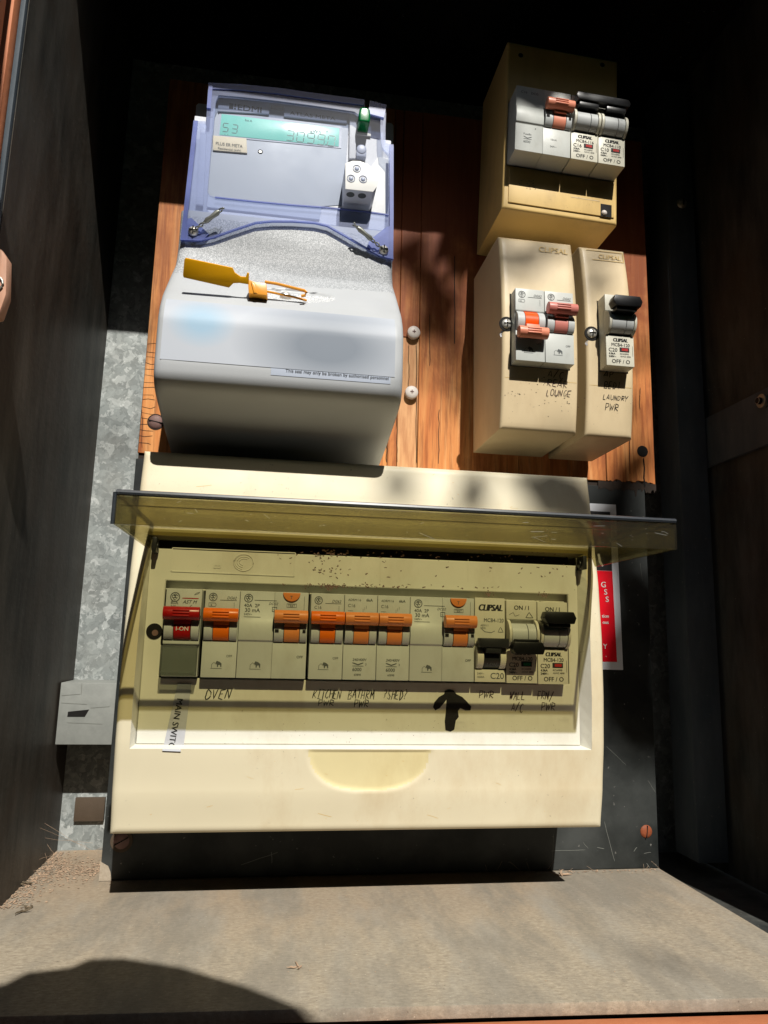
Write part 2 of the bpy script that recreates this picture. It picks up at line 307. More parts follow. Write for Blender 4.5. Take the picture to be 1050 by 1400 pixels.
class MB:
    def __init__(s): s.v = []; s.f = []; s.mi = []; s.bev = []
    def add(s, vs, fs, m=0):
        o = len(s.v); s.v += [tuple(v) for v in vs]; s.f += [tuple(i+o for i in f) for f in fs]; s.mi += [m]*len(fs); return s
    def box(s, x0, x1, y0, y1, z0, z1, m=0):
        vs = [(x, y, z) for z in (z0, z1) for y in (y0, y1) for x in (x0, x1)]
        return s.add(vs, [(0, 2, 3, 1), (4, 5, 7, 6), (0, 1, 5, 4), (2, 6, 7, 3), (0, 4, 6, 2), (1, 3, 7, 5)], m)
    def xz(s, pts, y0, y1, m=0):                      # outline in X-Z, front at y0 (the smaller Y)
        a = sum(pts[i][0]*pts[(i+1) % len(pts)][1]-pts[(i+1) % len(pts)][0]*pts[i][1] for i in range(len(pts)))
        if a < 0: pts = pts[::-1]
        n = len(pts); vs = [(x, y0, z) for x, z in pts]+[(x, y1, z) for x, z in pts]
        return s.add(vs, [tuple(range(n)), tuple(range(2*n-1, n-1, -1))]+[((i+1) % n, i, i+n, (i+1) % n+n) for i in range(n)], m)
    def yz(s, pts, x0, x1, m=0):                      # outline in Y-Z, swept along X
        a = sum(pts[i][0]*pts[(i+1) % len(pts)][1]-pts[(i+1) % len(pts)][0]*pts[i][1] for i in range(len(pts)))
        if a < 0: pts = pts[::-1]
        n = len(pts); vs = [(x1, y, z) for y, z in pts]+[(x0, y, z) for y, z in pts]
        return s.add(vs, [tuple(range(n)), tuple(range(2*n-1, n-1, -1))]+[((i+1) % n, i, i+n, (i+1) % n+n) for i in range(n)], m)
    def cyl(s, c, r, h, axis='y', n=24, m=0, r2=None):
        r2 = r if r2 is None else r2; vs = []
        for k, (rr, d) in enumerate(((r, 0), (r2, h))):
            for i in range(n):
                a = 2*math.pi*i/n; p, q = rr*math.cos(a), rr*math.sin(a)
                vs.append({'y': (c[0]+p, c[1]+d, c[2]+q), 'x': (c[0]+d, c[1]+p, c[2]+q), 'z': (c[0]+p, c[1]+q, c[2]+d)}[axis])
        fs = [tuple(range(n)), tuple(range(2*n-1, n-1, -1))]+[((i+1) % n, i, i+n, (i+1) % n+n) for i in range(n)]
        if axis != 'y': fs = [f[::-1] for f in fs]
        return s.add(vs, fs, m)
    def dome(s, c, r, h, n=20, rings=4, m=0):          # shallow dome bulging towards -Y
        vs = []; fs = []
        for j in range(rings):
            a = math.pi/2*j/rings
            for i in range(n): b = 2*math.pi*i/n; vs.append((c[0]+r*math.cos(a)*math.cos(b), c[1]-h*math.sin(a), c[2]+r*math.cos(a)*math.sin(b)))
        vs.append((c[0], c[1]-h, c[2]))
        for j in range(rings-1):
            for i in range(n): fs.append((j*n+i, j*n+(i+1) % n, (j+1)*n+(i+1) % n, (j+1)*n+i))
        for i in range(n): fs.append(((rings-1)*n+i, (rings-1)*n+(i+1) % n, len(vs)-1))
        return s.add(vs, fs, m)
    def tube(s, path, r, n=8, m=0, closed=False):
        P = [Vector(p) for p in path]; vs = []; fs = []; N = len(P); rr = r if hasattr(r, '__len__') else [r]*N
        up = Vector((0, 0, 1))
        for i, p in enumerate(P):
            d = (P[(i+1) % N]-P[i-1]) if closed else (P[min(i+1, N-1)]-P[max(i-1, 0)])
            d.normalize(); a = d.cross(up)
            if a.length < .1: a = d.cross(Vector((1, 0, 0)))
            a.normalize(); b = d.cross(a)
            for k in range(n): t_ = 2*math.pi*k/n; vs.append(p+a*rr[i]*math.cos(t_)+b*rr[i]*math.sin(t_))
        for i in range(N if closed else N-1):
            j = (i+1) % N
            for k in range(n): fs.append((i*n+k, i*n+(k+1) % n, j*n+(k+1) % n, j*n+k))
        if not closed: fs += [tuple(range(n))[::-1], tuple((N-1)*n+k for k in range(n))]
        return s.add(vs, fs, m)
    def ring(s, outer, inner, y0, y1, m=0):
        n = len(outer); vs = [(x, y, z) for y in (y0, y1) for x, z in outer+inner]
        fs = []
        for i in range(n):
            j = (i+1) % n
            fs += [(i, j, n+j, n+i), (2*n+i, 3*n+i, 3*n+j, 2*n+j), (i, 2*n+i, 2*n+j, j), (n+i, n+j, 3*n+j, 3*n+i)]
        return s.add(vs, fs, m)
    def text(s, str_, x, z, size, y=0, m=0, bold=0, shear=0, align='L', rot=0, lift=.12, sx=1.0):
        vs, fs, a, b = text_mesh(str_, size, bold, shear)
        off = {'L': a, 'C': (a+b)/2, 'R': b}[align]; yf = y if callable(y) else (lambda *_: y)
        ca, sa = math.cos(rot), math.sin(rot); out = []
        for v in vs:
            u, w = (v.x-off)*sx, v.y; px, pz = x+u*ca-w*sa, z+u*sa+w*ca
            out.append((px, yf(px, pz)-lift, pz))
        s.add(out, fs, m)
        for k, d in enumerate((bold*.75, -bold*.75) if bold else ()):      # heavier strokes: the same glyphs laid down again a hair apart
            s.add([(a_+d*ca, b_-.012*(k+1), c_+d*sa) for a_, b_, c_ in out], fs, m)
        return s
    def stroke(s, pts, w, y=0, m=0, lift=.15):
        yf = y if callable(y) else (lambda *_: y); P = [Vector((p[0], p[1])) for p in pts]
        Q = [P[0]]
        for a, b in zip(P, P[1:]):
            k = max(1, int((b-a).length/1.0)); Q += [a+(b-a)*(i/k) for i in range(1, k+1)]
        P = Q; vs = []; fs = []
        for i, p in enumerate(P):
            d = P[min(i+1, len(P)-1)]-P[max(i-1, 0)]
            if d.length < 1e-6: d = Vector((1, 0))
            d.normalize(); nn = Vector((-d.y, d.x))*w/2*(1 if 0 < i < len(P)-1 else .7)
            for q in (p+nn, p-nn): vs.append((q.x, yf(q.x, q.y)-lift, q.y))
        for i in range(len(P)-1): fs.append((2*i, 2*i+1, 2*i+3, 2*i+2))
        return s.add(vs, fs, m)
    def hand(s, str_, x, z, h, y=0, m=0, w=.45, jit=.1, slope=0, seed=0, width=None):
        rr = random.Random(hash_(str_)+seed); cx = x; pitch = (width or h*.72*len(str_))/len(str_); x_ = x
        for ch in str_:
            gw = pitch*.80
            for g in GL.get(ch, []):
                if isinstance(g, str):
                    _, a, b, c, d = g.split(); pts = [(float(a)+float(c)*math.cos(q), float(b)+float(d)*math.sin(q)) for q in [i*math.pi/5 for i in range(11)]]
                else: pts = list(zip(g[::2], g[1::2]))
                dz = rr.uniform(-.08, .08)*h
                pts = [(cx+(u+rr.uniform(-jit, jit))*gw+.2*v_*h, z+slope*(cx-x)+(v_+rr.uniform(-jit, jit)*.8)*h+dz) for u, v_ in pts]
                s.stroke(pts, w*rr.uniform(.75, 1.15), y, m, lift=.15+rr.uniform(0, .03))
            cx += pitch*rr.uniform(.93, 1.07)
        return s
    def build(s, name, mats, parent=None, bevel=0, seg=2, smooth=True, sub=None, angle=38, recalc=True):
        me = bpy.data.meshes.new(name)
        off = sub or (0, 0, 0)
        me.from_pydata([((v[0]-off[0])*.001, (v[1]-off[1])*.001, (v[2]-off[2])*.001) for v in s.v], [], s.f)
        if not isinstance(mats, (list, tuple)): mats = [mats]
        for m_ in mats: me.materials.append(M[m_] if isinstance(m_, str) else m_)
        for p, k in zip(me.polygons, s.mi): p.material_index = k
        if bevel or recalc:
            bm = bmesh.new(); bm.from_mesh(me)
            if recalc: bmesh.ops.recalc_face_normals(bm, faces=bm.faces)
            if bevel:
                es = [e for e in bm.edges if len(e.link_faces) == 2 and e.calc_face_angle(0) > R(40)]
                bmesh.ops.bevel(bm, geom=es, offset=bevel*.001, segments=seg, profile=.6, affect='EDGES', clamp_overlap=True)
            bm.to_mesh(me); bm.free()
        if smooth:
            for p in me.polygons: p.use_smooth = True
            me.set_sharp_from_angle(angle=R(angle))
        ob = bpy.data.objects.new(name, me); sc.collection.objects.link(ob)
        if parent: ob.parent = parent
        if name in STUFF: ob['kind'] = 'stuff'
        return ob
STUFF = {'printed_lettering', 'white_lettering', 'embossed_lettering', 'handwriting', 'grime_marks', 'scratches', 'cracks', 'pen_smudge', 'display_digits', 'moulded_outline'}
def hash_(s): return sum((i+1)*ord(c) for i, c in enumerate(s))

def tag(o, label=None, cat=None, group=None, kind=None):
    for k, v in (('label', label), ('category', cat), ('group', group), ('kind', kind)):
        if v: o[k] = v
    return o
def thing(name, label, cat, loc=(0, 0, 0), rot=0, group=None):
    o = bpy.data.objects.new(name, None); sc.collection.objects.link(o); o.empty_display_size = .02
    o.location = [c*.001 for c in loc]; o.rotation_euler = (0, rot, 0)
    return tag(o, label, cat, group)
class W:
    """a thing whose parts are given in world mm; its Empty stands at loc"""
    def __init__(s, name, label, cat, loc, group=None): s.loc = loc; s.o = thing(name, label, cat, loc, 0, group)
    def part(s, name, mb, mats, parent=None, **k): return mb.build(name, mats, parent or s.o, sub=s.loc, **k)

# ------------------------------------------------------------ setting
ZF = -140.8
XL, XR, YB, ZC = -156, 276, 65, 441
tag(MB().box(-30000, 30000, -40000, 20000, -1420, -1400).build('ground', 'ground', smooth=False), 'dark garden soil far below the open cabinet', kind='structure')
hm_ = MB(); hn, hz_ = 60, 18  # unseen wall of leaves, added to block the low skylight
from mathutils import noise as _nz
for j in range(hz_+1):
    for i in range(hn+1):
        a = math.pi*(i/hn)*1.1-.05*math.pi; rr = 2700+260*_nz.noise(Vector((i*.7, j*.7, 3.1)))
        hm_.v.append((rr*1.2*math.cos(a), -rr*math.sin(a)-300, -1400+3820*j/hz_+90*_nz.noise(Vector((i*.9, j*.5, 9)))))
hm_.f = [(j*(hn+1)+i, j*(hn+1)+i+1, (j+1)*(hn+1)+i+1, (j+1)*(hn+1)+i) for j in range(hz_) for i in range(hn)]; hm_.mi = [0]*len(hm_.f)
hm_.box(-3000, 3000, -3300, -3250, -1400, 2200)
hg = hm_.build('skylight_blocker', 'leaf', smooth=False); tag(hg, 'dark green leaf wall added behind the viewer to block low skylight, unseen', 'sky_blocker')
fy = lambda x: -149.2 - .0473*(x+118)
sh = MB()
sh.add([(-170, YB, ZF), (224.6, YB, ZF), (224.6, fy(224.6)-1, ZF), (-170, fy(-170), ZF), (-170, YB, ZF-5), (224.6, YB, ZF-5), (224.6, fy(224.6)-1, ZF-5), (-170, fy(-170), ZF-5)],
       [(0, 3, 2, 1), (4, 5, 6, 7), (0, 1, 5, 4), (1, 2, 6, 5), (2, 3, 7, 6), (3, 0, 4, 7)])
tag(sh.build('shelf', 'shelf', bevel=.8), 'weathered beige sheet lining the cabinet floor', kind='structure')
lg = MB().add([(-170, fy(-170)+4, ZF-7), (300, fy(300)+4, ZF-7), (300, 60, ZF-7), (-170, 60, ZF-7), (-170, fy(-170)+4, ZF-12), (300, fy(300)+4, ZF-12), (300, 60, ZF-12), (-170, 60, ZF-12)],
       [(0, 3, 2, 1), (4, 5, 6, 7), (0, 1, 5, 4), (1, 2, 6, 5), (2, 3, 7, 6), (3, 0, 4, 7)])
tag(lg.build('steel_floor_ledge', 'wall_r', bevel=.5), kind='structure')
tag(MB().box(XL-3, XR+3, YB, YB+2, ZF-12, ZC).build('wall_back', 'galv', smooth=False), 'spangled galvanised steel back of the cabinet', kind='structure')
tag(MB().box(XL-2.2, XL, -137.4, YB-.5, ZF-1, ZC).build('wall_left', 'wall', smooth=False), kind='structure')
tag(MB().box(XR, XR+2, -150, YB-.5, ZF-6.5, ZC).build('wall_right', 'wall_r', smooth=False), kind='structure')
tag(MB().box(XL-3, XR+3, -157, YB+2, ZC, ZC+3).build('ceiling', 'ceil', smooth=False), kind='structure')

# steel angle on the right with its screw, rail on the right wall
w = W('steel_angle_strip', 'tall dark blue-black steel angle standing right of the black panel', 'metal strip', (262, 0, ZF))
w.part('upright', MB().box(250.5, 271.5, -1, 1.5, ZF+3, 430).box(250.5, 252, 1.5, 26, ZF+3, 430), 'strip', bevel=.4)
x, z = at(932, 278, -1); w.part('screw', MB().dome((x, -1, z), 4.2, 2.4).box(x-.5, x+.5, -3.9, -3.2, z-2.6, z+2.6, 1), ['wire', 'hollow'])
w = W('wall_rail', 'dark horizontal steel rail crossing the shaded right wall with a bolt', 'metal rail', (XR, -60, 140))
y1, z1 = at_x(968, 568, XR); y2, z2 = at_x(970, 612, XR)
w.part('rail', MB().box(XR-3, XR-.3, -150, 28, 124, 160), 'strip', bevel=.6)
w.part('bolt', MB().cyl((XR-3-2.5, -62, 152), 4.5, 2.5, 'x', 14).cyl((XR-8, -62, 152), 2.2, 2.5, 'x', 12, 1), ['wire', 'hollow'], bevel=.3)

# timber frame of the opening and open door on the left
w = W('timber_door_frame', 'terracotta painted timber frame around the cabinet mouth', 'door frame', (-170, -143, ZF))
w.part('post', MB().box(-205, -158.6, -147, -138.2, -170, 470), 'post_paint', bevel=1)
w.part('post', MB().box(259, 320, -172, -152, -170, 470), 'post_paint', bevel=1)
sl = MB()
sl.add([(-205, fy(-205)-36, ZF-7.6), (300, fy(300)-36, ZF-7.6), (300, fy(300)+3, ZF-7.6), (-205, fy(-205)+3, ZF-7.6), (-205, fy(-205)-36, ZF-40), (300, fy(300)-36, ZF-40), (300, fy(300)+3, ZF-40), (-205, fy(-205)+3, ZF-40)],
       [(0, 3, 2, 1), (4, 5, 6, 7), (0, 1, 5, 4), (1, 2, 6, 5), (2, 3, 7, 6), (3, 0, 4, 7)])
w.part('sill', sl, 'post_paint', bevel=.8)
w.part('steel_edge', MB().box(-158.4, -156.2, -141, -137.6, ZF-1, ZC), 'strip', bevel=.3)
d = W('cabinet_door', 'open timber framed door swung forward off the left edge', 'door', (-160, -150, ZF))
dm = MB()
ang = math.atan2(262, 46)
def dr(u, v, z): return (-161+u*math.cos(ang)+v*math.sin(ang), -149-u*math.sin(ang)+v*math.cos(ang), z)
def dbox(mb, u0, u1, v0, v1, z0, z1, m=0):
    vs = [dr(u, v, z) for z in (z0, z1) for v in (v0, v1) for u in (u0, u1)]
    return mb.add(vs, [(0, 2, 3, 1), (4, 5, 7, 6), (0, 1, 5, 4), (2, 6, 7, 3), (0, 4, 6, 2), (1, 3, 7, 5)], m)
for u in (0, 232): d.part('stile', dbox(MB(), u, u+30, -16, 0, -120, 430), 'post_paint', bevel=1)
d.part('door_panel', dbox(MB(), 30.5, 231.5, -12, -6, -120, 430), 'galv_dull')
w = W('latch_plate', 'peach painted latch block on the left frame edge', 'latch', (-168, -150, 150))
pts = [at(px, py, -150) for px, py in [(-14, 345), (6, 346), (14, 358), (13, 408), (3, 437), (-14, 440)]]
w.part('plate', MB().xz(pts, -154, -147.2), 'latch', bevel=1.2)
x, z = at(-2, 394, -150); w.part('catch_ring', MB().tube([(x+3.2*math.cos(a), -154.6, z+3.2*math.sin(a)) for a in [i*math.pi/8 for i in range(16)]], .5, closed=True), 'wire')

# galvanised bracket in the lower left corner
w = W('steel_bracket', 'galvanised box bracket with a slot in the lower left corner', 'bracket', (-140, 45, -70))
YBk = 30
c = [at(px, py, YBk) for px, py in [(80, 933), (160, 931), (158, 1017), (79, 1018)]]
x0, x1 = XL+1.2, c[1][0]; z1, z0 = c[0][1], c[3][1]
w.part('front_plate', MB().box(x0, x1, YBk, YBk+1.6, z0, z1).box(x0, x1, YBk+1.6, YB-1, z1-1.4, z1), 'galv_dull', bevel=.5)
s_ = [at(px, py, YBk) for px, py in [(93, 973), (122, 970), (116, 980), (92, 980)]]
w.part('slot', MB().xz(s_, YBk-.15, YBk+.5), 'hollow')
f_ = [at(px, py, YBk) for px, py in [(84, 961), (119, 962), (119, 964), (84, 963)]]
for a, b in (((84, 961), (119, 963)), ((84, 951), (110, 949)), ((112, 934), (111, 950)), ((124, 968), (150, 966)), ((92, 988), (140, 990))):
    w.part('crease', MB().stroke([at(*a, YBk), at(*b, YBk)], .35, YBk, 0, .1), 'wire')
w.part('side_flange', MB().box(x0, x0+1.4, YBk+1.7, YB-1, z0, z1-1.5), 'galv_dull')
q_ = at(104, 1090, YB-1.2), at(142, 1122, YB-1.2)
w.part('flat_brown_block', MB().box(q_[0][0], q_[1][0], YB-3, YB-.2, q_[1][1], q_[0][1]), 'brown_block', bevel=.4)  # flat dark brown rectangle at the foot of the back wall
q_ = [at(a, b, 48) for a, b in [(133, 1037), (143, 1038), (140, 1043), (134, 1046)]]
w.part('torn_tab', MB().xz(q_, 46, 47), 'galv_dull')

# ------------------------------------------------------------ black panel
w = W('black_panel', 'black sheet panel behind the switchboard, standing on the shelf', 'panel', (54, 0, ZF))
BX0, BX1 = -116, 224.2
w.part('sheet', MB().box(BX0, BX1, .6, 9, ZF+.4, 106), 'panel', bevel=.7)
pts = [at(px, py, .6) for px, py in [(135, 1178), (141, 1180), (148, 1184), (151, 1192), (152.5, 1204), (135, 1205)]]
w.part('chipped_corner', MB().xz([(BX0-.3, pts[0][1])]+pts[1:5]+[(BX0-.3, ZF+.3)], .35, 4), 'chip')
def slotscrew(mb, x, z, y, r, a, h=1.2, m0=0, m1=1):
    mb.dome((x, y, z), r, h, 18, 3, m0)
    ca, sa = math.cos(a), math.sin(a); q = .55
    pts = [(x+r*.92*ca-q*sa*.5, z+r*.92*sa+q*ca*.5), (x-r*.92*ca-q*sa*.5, z-r*.92*sa+q*ca*.5), (x-r*.92*ca+q*sa*.5, z-r*.92*sa-q*ca*.5), (x+r*.92*ca+q*sa*.5, z+r*.92*sa-q*ca*.5)]
    return mb.xz(pts, y-h-.1, y-h*.3, m1)
x, z = at(166, 1150, 0)
sw = w.part('screw', slotscrew(MB(), x, z, .4, 4.6, .5), ['rust_dull', 'hollow'])
w.part('washer_ring', MB().cyl((x, .25, z), 6.2, .4, 'y', 28), 'brown_block')
x, z = at(884, 1137, 0); w.part('screw', slotscrew(MB(), x, z, .4, 4.0, 1.45), ['rust', 'hollow'])
scr = MB()
for a, b in [((829, 1020), (856, 1046)), ((886, 1067), (896, 1084)), ((826, 1123), (840, 1177)), ((754, 1163), (800, 1162)), ((757, 1140), (754, 1190)), ((890, 1165), (880, 1167)), ((797, 1152), (804, 1160)), ((816, 1158), (826, 1160)), ((372, 1180), (371, 1165)), ((330, 1182), (380, 1165)), ((875, 770), (878, 795)), ((870, 850), (874, 852)), ((884, 1180), (888, 1186)), ((866, 1164), (871, 1158))]:
    p, q = at(*a, .6), at(*b, .6); n = 4
    scr.stroke([(p[0]+(q[0]-p[0])*i/n+rnd.uniform(-.15, .15), p[1]+(q[1]-p[1])*i/n+rnd.uniform(-.2, .2)) for i in range(n+1)], rnd.uniform(.15, .32), .6)
w.part('scratches', scr, 'scratch')
for a in (BX0+8, BX1-40): w.part('back_batten', MB().box(a, a+32, 9.2, 64, 60, 100), 'ceil')

# warning sign
w = W('warning_sign', 'red and white warning sign peeking out right of the switchboard', 'sign', (190, 0, 20))
pl = lambda lst, y=0.2: [at(a, b, y) for a, b in lst]
w.part('backing', MB().xz([(135, at(842, 690, 0)[1]), at(842, 690, 0), at(852, 916, 0), (135, at(852, 916, 0)[1])], .05, .55), 'paper')
w.part('red_field', MB().xz([(137, at(836, 781, 0)[1]), at(837, 781, 0), at(843.5, 905, 0), (137, at(843, 905, 0)[1])], -.1, .04), 'sign_red')
w.part('black_field', MB().xz([(137, at(834, 700, 0)[1]), at(834, 700, 0), at(836.8, 780.5, 0), (137, at(836, 780.5, 0)[1])], -.1, .04), 'sign_black')
tx = MB()
for s_, px, py, h in [('G', 828, 803, 5.2), ('S', 830, 813, 5.2), ('S', 832, 823, 5.2), ('tion', 832, 844.5, 3.1), ('ous', 832, 853, 3.1), ('Y', 830, 887, 4.6), ('.', 829, 898, 4.6)]:
    x, z = at(px, py, 0); tx.text(s_, x, z, h, -.1, 0, .12, 0, 'R')
tx.stroke([at(818, 757, 0), at(820, 768, 0), at(824, 774, 0)], 1.6, -.1)
w.part('white_lettering', tx, 'ink_white')

# ------------------------------------------------------------ wooden mounting board made of planks
w = W('wooden_mounting_board', 'red-orange varnished wooden backboard carrying the meter and small boxes', 'wooden board', (58, 0, 109))
zb = 109.3; zt = 375
xa = at(530, 600, 0)[0]; xb = at(543, 600, 0)[0]; xc = at(571, 600, 0)[0]; xd = 133.0
def plank(x0, x1, mt, z0=zb, z1=zt, y0=0.0, y1=12, bottom=None):
    m = MB()
    if bottom is None: m.box(x0+.06, x1-.06, y0, y1, z0, z1)
    else:
        pts = [(x0+.15, z1)]; n = 26
        for i in range(n+1): pts.append((x0+.15+(x1-x0-.3)*i/n, z0+rnd.uniform(-.5, 1.6)))
        pts.append((x1-.15, z1)); m.xz(pts, y0, y1)
    return w.part('plank', m, mt, bevel=.35, seg=1)
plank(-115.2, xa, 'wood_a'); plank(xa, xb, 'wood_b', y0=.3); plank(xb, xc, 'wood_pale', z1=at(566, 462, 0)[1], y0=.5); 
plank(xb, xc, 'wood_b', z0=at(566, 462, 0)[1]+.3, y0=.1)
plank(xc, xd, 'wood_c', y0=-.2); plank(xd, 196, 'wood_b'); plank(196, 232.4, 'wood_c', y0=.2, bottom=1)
ch = MB(); n = 60
top = [(190+(232.6-190)*i/n, zb+rnd.uniform(-.8, 1.8)) for i in range(n+1)]
bot = [(190+(232.6-190)*i/n, zb-5.5+rnd.uniform(-1.6, 1.6)-(4 if i in (38, 39) else 0)) for i in range(n+1)]
ch.xz(top+bot[::-1], .35, 8); w.part('burnt_edge', ch, 'char')
w.part('rebate', MB().box(-114.8, 231.8, 1.5, 11, zb-3.4, zb-.3), 'char')
x, z = at(213, 577, 0); w.part('screw', slotscrew(MB(), x, z, -.1, 4.6, -.18, 1.3), ['rust_dull', 'hollow'])
w.part('screw_hole', MB().cyl((x, -.12, z), 5.3, .3, 'y', 24), 'char')
x, z = at(878.5, 617, 0); hl = MB().cyl((x, -.1, z), 4.0, .3, 'y', 24)
hl.stroke([(x+.3, z-5), (x+.9, z-12), (x+.2, z-19), (x+.8, z-25)], .9, 0, 0, .2); w.part('screw_hole', hl, 'hollow')
for px, py in ((566, 454), (563, 536)):
    x, z = at(px, py, -3)
    cp = w.part('capped_screw', MB().cyl((x, -3.2, z), 4.4, 3.1, 'y', 24).dome((x, -3.2, z), 4.3, 1.0, 24, 3), 'white_cap', bevel=.3)
    w.part('slot', MB().box(x-1.2, x+1.2, -4.35, -4.0, z-.3, z+.3).box(x-.3, x+.3, -4.35, -4.0, z-1.2, z+1.2), 'rust_dull', parent=cp)
cr = MB()
for (px, y0_, y1_) in [(569.5, 470, 633), (546, 468, 545), (559, 470, 530), (528.5, 596, 632), (543, 560, 632), (600, 560, 634), (588, 430, 500), (622, 350, 470), (861, 540, 648), (875, 530, 560), (194.5, 560, 612)]:
    pts = []
    for i in range(9): a = at(px+rnd.uniform(-.7, .7)-(y0_+(y1_-y0_)*i/8-y0_)*.004, y0_+(y1_-y0_)*i/8, -.3); pts.append(a)
    cr.stroke(pts, rnd.uniform(.25, .6), -.28, 0, .1)
for k in range(17):
    yy = 470+k*8.5+rnd.uniform(-2, 2); x, z = at(193-(yy-470)*.02, yy, 0)
    cr.stroke([(-115.0, z), (-115+rnd.uniform(3, 8), z+rnd.uniform(-1, 1)), (-115+rnd.uniform(6, 9), z+rnd.uniform(-1, 1))], rnd.uniform(.15, .35), -.05, 0, .1)
w.part('cracks', cr, 'char')

# ------------------------------------------------------------ height-field shells for moulded covers
def shell(xs, zs, yf, skip=None, yback=0.0, m=0, mf=None):
    mb = MB(); nx, nz = len(xs), len(zs); skip = skip or (lambda x, z: False)
    vs = [(x, yf(x, z), z) for z in zs for x in xs]; fs = []; mi = []
    for j in range(nz-1):
        for i in range(nx-1):
            cx, cz = (xs[i]+xs[i+1])/2, (zs[j]+zs[j+1])/2
            if skip(cx, cz): continue
            fs.append((j*nx+i, j*nx+i+1, (j+1)*nx+i+1, (j+1)*nx+i)); mi.append(mf(cx, cz) if mf else m)
    o = len(vs)
    rim = [(i, 0) for i in range(nx)]+[(nx-1, j) for j in range(1, nz)]+[(i, nz-1) for i in range(nx-2, -1, -1)]+[(0, j) for j in range(nz-2, 0, -1)]
    for i, j in rim: vs.append((xs[i], yback, zs[j]))
    n = len(rim)
    for k in range(n):
        a = rim[k]; b = rim[(k+1) % n]; fs.append((a[1]*nx+a[0], o+k, o+(k+1) % n, b[1]*nx+b[0])); mi.append(m)
    mb.v = vs; mb.f = fs; mb.mi = mi; return mb
def lerp(tbl, z):
    if z <= tbl[0][0]: return tbl[0][1]
    for (a, b), (c, d) in zip(tbl, tbl[1:]):
        if z <= c: t_ = (z-a)/(c-a); t_ = t_*t_*(3-2*t_)*.35+t_*.65; return b+(d-b)*t_
    return tbl[-1][1]
def rnd_edge(x, z, x0, x1, z0, z1, r):
    d = min(x-x0, x1-x, z-z0, z1-z)
    return 0 if d >= r else r-math.sqrt(max(0, r*r-(r-d)**2))
def grid(a, b, step, r=3, extra=()):
    s_ = {a, b, a+r*.07, b-r*.07, a+r*.28, b-r*.28, a+r*.6, b-r*.6, a+r, b-r}; n = max(1, int((b-a-2*r)/step))
    s_ |= {a+r+(b-a-2*r)*i/n for i in range(n+1)} | set(extra); out = sorted(s_); res = [out[0]]
    for v in out[1:]:
        if v-res[-1] > 1e-3: res.append(v)
    return res

# ------------------------------------------------------------ main switchboard
SX0, SX1, SZ0, SZ1 = -101.8, 158.6, -101.2, 98.3
prof = [(-101.2, -59.5), (-80, -63.5), (-55, -66.5), (-30, -67.8), (0, -67.6), (30, -65.2), (55, -61.2), (76, -57), (98.3, -53)]
RX0, RX1, RZ0, RZ1 = -94.2, 150.6, -58.9, 50
HX, HZ, HRX, HRZ = at(506, 1030, -65)[0], -59.0, 33.5, 22
def tabd(x, z):
    u, v = (x-HX)/HRX, (z-HZ)/HRZ
    d = abs(u)**2.6+abs(v)**2.2
    return .9*min(1, (1-d)*5)+.5*max(0, 1-d)*abs(v)**.5 if d < 1 else 0
def sfy(x, z): return lerp(prof, z)+rnd_edge(x, z, SX0, SX1, SZ0, SZ1, 3.2)*.9+(tabd(x, z) if z < HZ else 0)
w = W('switchboard_enclosure', 'cream plastic switchboard with its smoky clear lid raised open', 'switchboard', (28, 0, SZ0))
SWB = w
xs = grid(SX0, SX1, 1.2, 3.2, (RX0, RX1)); zs = grid(SZ0, SZ1, 1.0, 3.2, (RZ0, RZ1))
w.part('surround', shell(xs, zs, sfy, lambda x, z: RX0 < x < RX1 and RZ0 < z < RZ1, -.2, 0, lambda x, z: 1 if z < HZ and tabd(x, z) > .5 else 0), ['cream', 'tab_yellow'], angle=50, recalc=False)
ins = MB()      # bevelled walls of the recess
EX0, EX1, EZ0, EZ1, EY = -92.2, 146.2, -57.2, 47.5, -61.6
def wall(a, b):   # a,b: (x,z) outer ; to inner
    pass
zz = [RZ0+(RZ1-RZ0)*i/14 for i in range(15)]; ez = [EZ0+(EZ1-EZ0)*i/14 for i in range(15)]
for X, E_ in ((RX0, EX0), (RX1, EX1)):
    vs = [(X, sfy(X, a), a) for a in zz]+[(E_, EY+1, b) for b in ez]
    ins.add(vs, [(i, i+1, 16+i, 15+i) for i in range(14)])
xx = [RX0+(RX1-RX0)*i/40 for i in range(41)]; ex = [EX0+(EX1-EX0)*i/40 for i in range(41)]
ins.add([(a, sfy(a, RZ0-.01), RZ0) for a in xx]+[(b, EY+1, EZ0) for b in ex], [(i, i+1, 42+i, 41+i) for i in range(40)])
ins.add([(RX0, sfy(RX0, RZ1), RZ1), (RX1, sfy(RX1, RZ1), RZ1), (EX1, -52, EZ1), (EX0, -52, EZ1)], [(0, 1, 2, 3)])
w.part('recess_wall', ins, 'cream_white', smooth=False, recalc=False)
# escutcheon plate with breaker window
WX0, WX1, WZ0, WZ1 = -83.4, 140.4, -24.2, 26.2
ep = MB().ring([(EX0, EZ0), (EX1, EZ0), (EX1, EZ1-4.5), (EX0, EZ1-4.5)], [(WX0, WZ0), (WX1, WZ0), (WX1, WZ1), (WX0, WZ1)], EY, EY+2.5)
ep.box(WX0-1, WX1+1, -57.4, -56.6, WZ1-4.8, WZ1+2)
e_ = w.part('escutcheon', ep, 'cream_white', bevel=.4, seg=1)
rg = MB()   # raised lines and moulded emblem on the escutcheon
def line(mb, a, b, wd=.5, h=.35, y=EY, m=0):
    (x0, z0), (x1, z1) = a, b; L = math.hypot(x1-x0, z1-z0); nx, nz = -(z1-z0)/L*wd/2, (x1-x0)/L*wd/2
    mb.xz([(x0+nx, z0+nz), (x1+nx, z1+nz), (x1-nx, z1-nz), (x0-nx, z0-nz)], y-h, y+.05, m)
q = [at(px, py, EY) for px, py in [(236, 749), (404, 756), (402, 788), (234, 781)]]
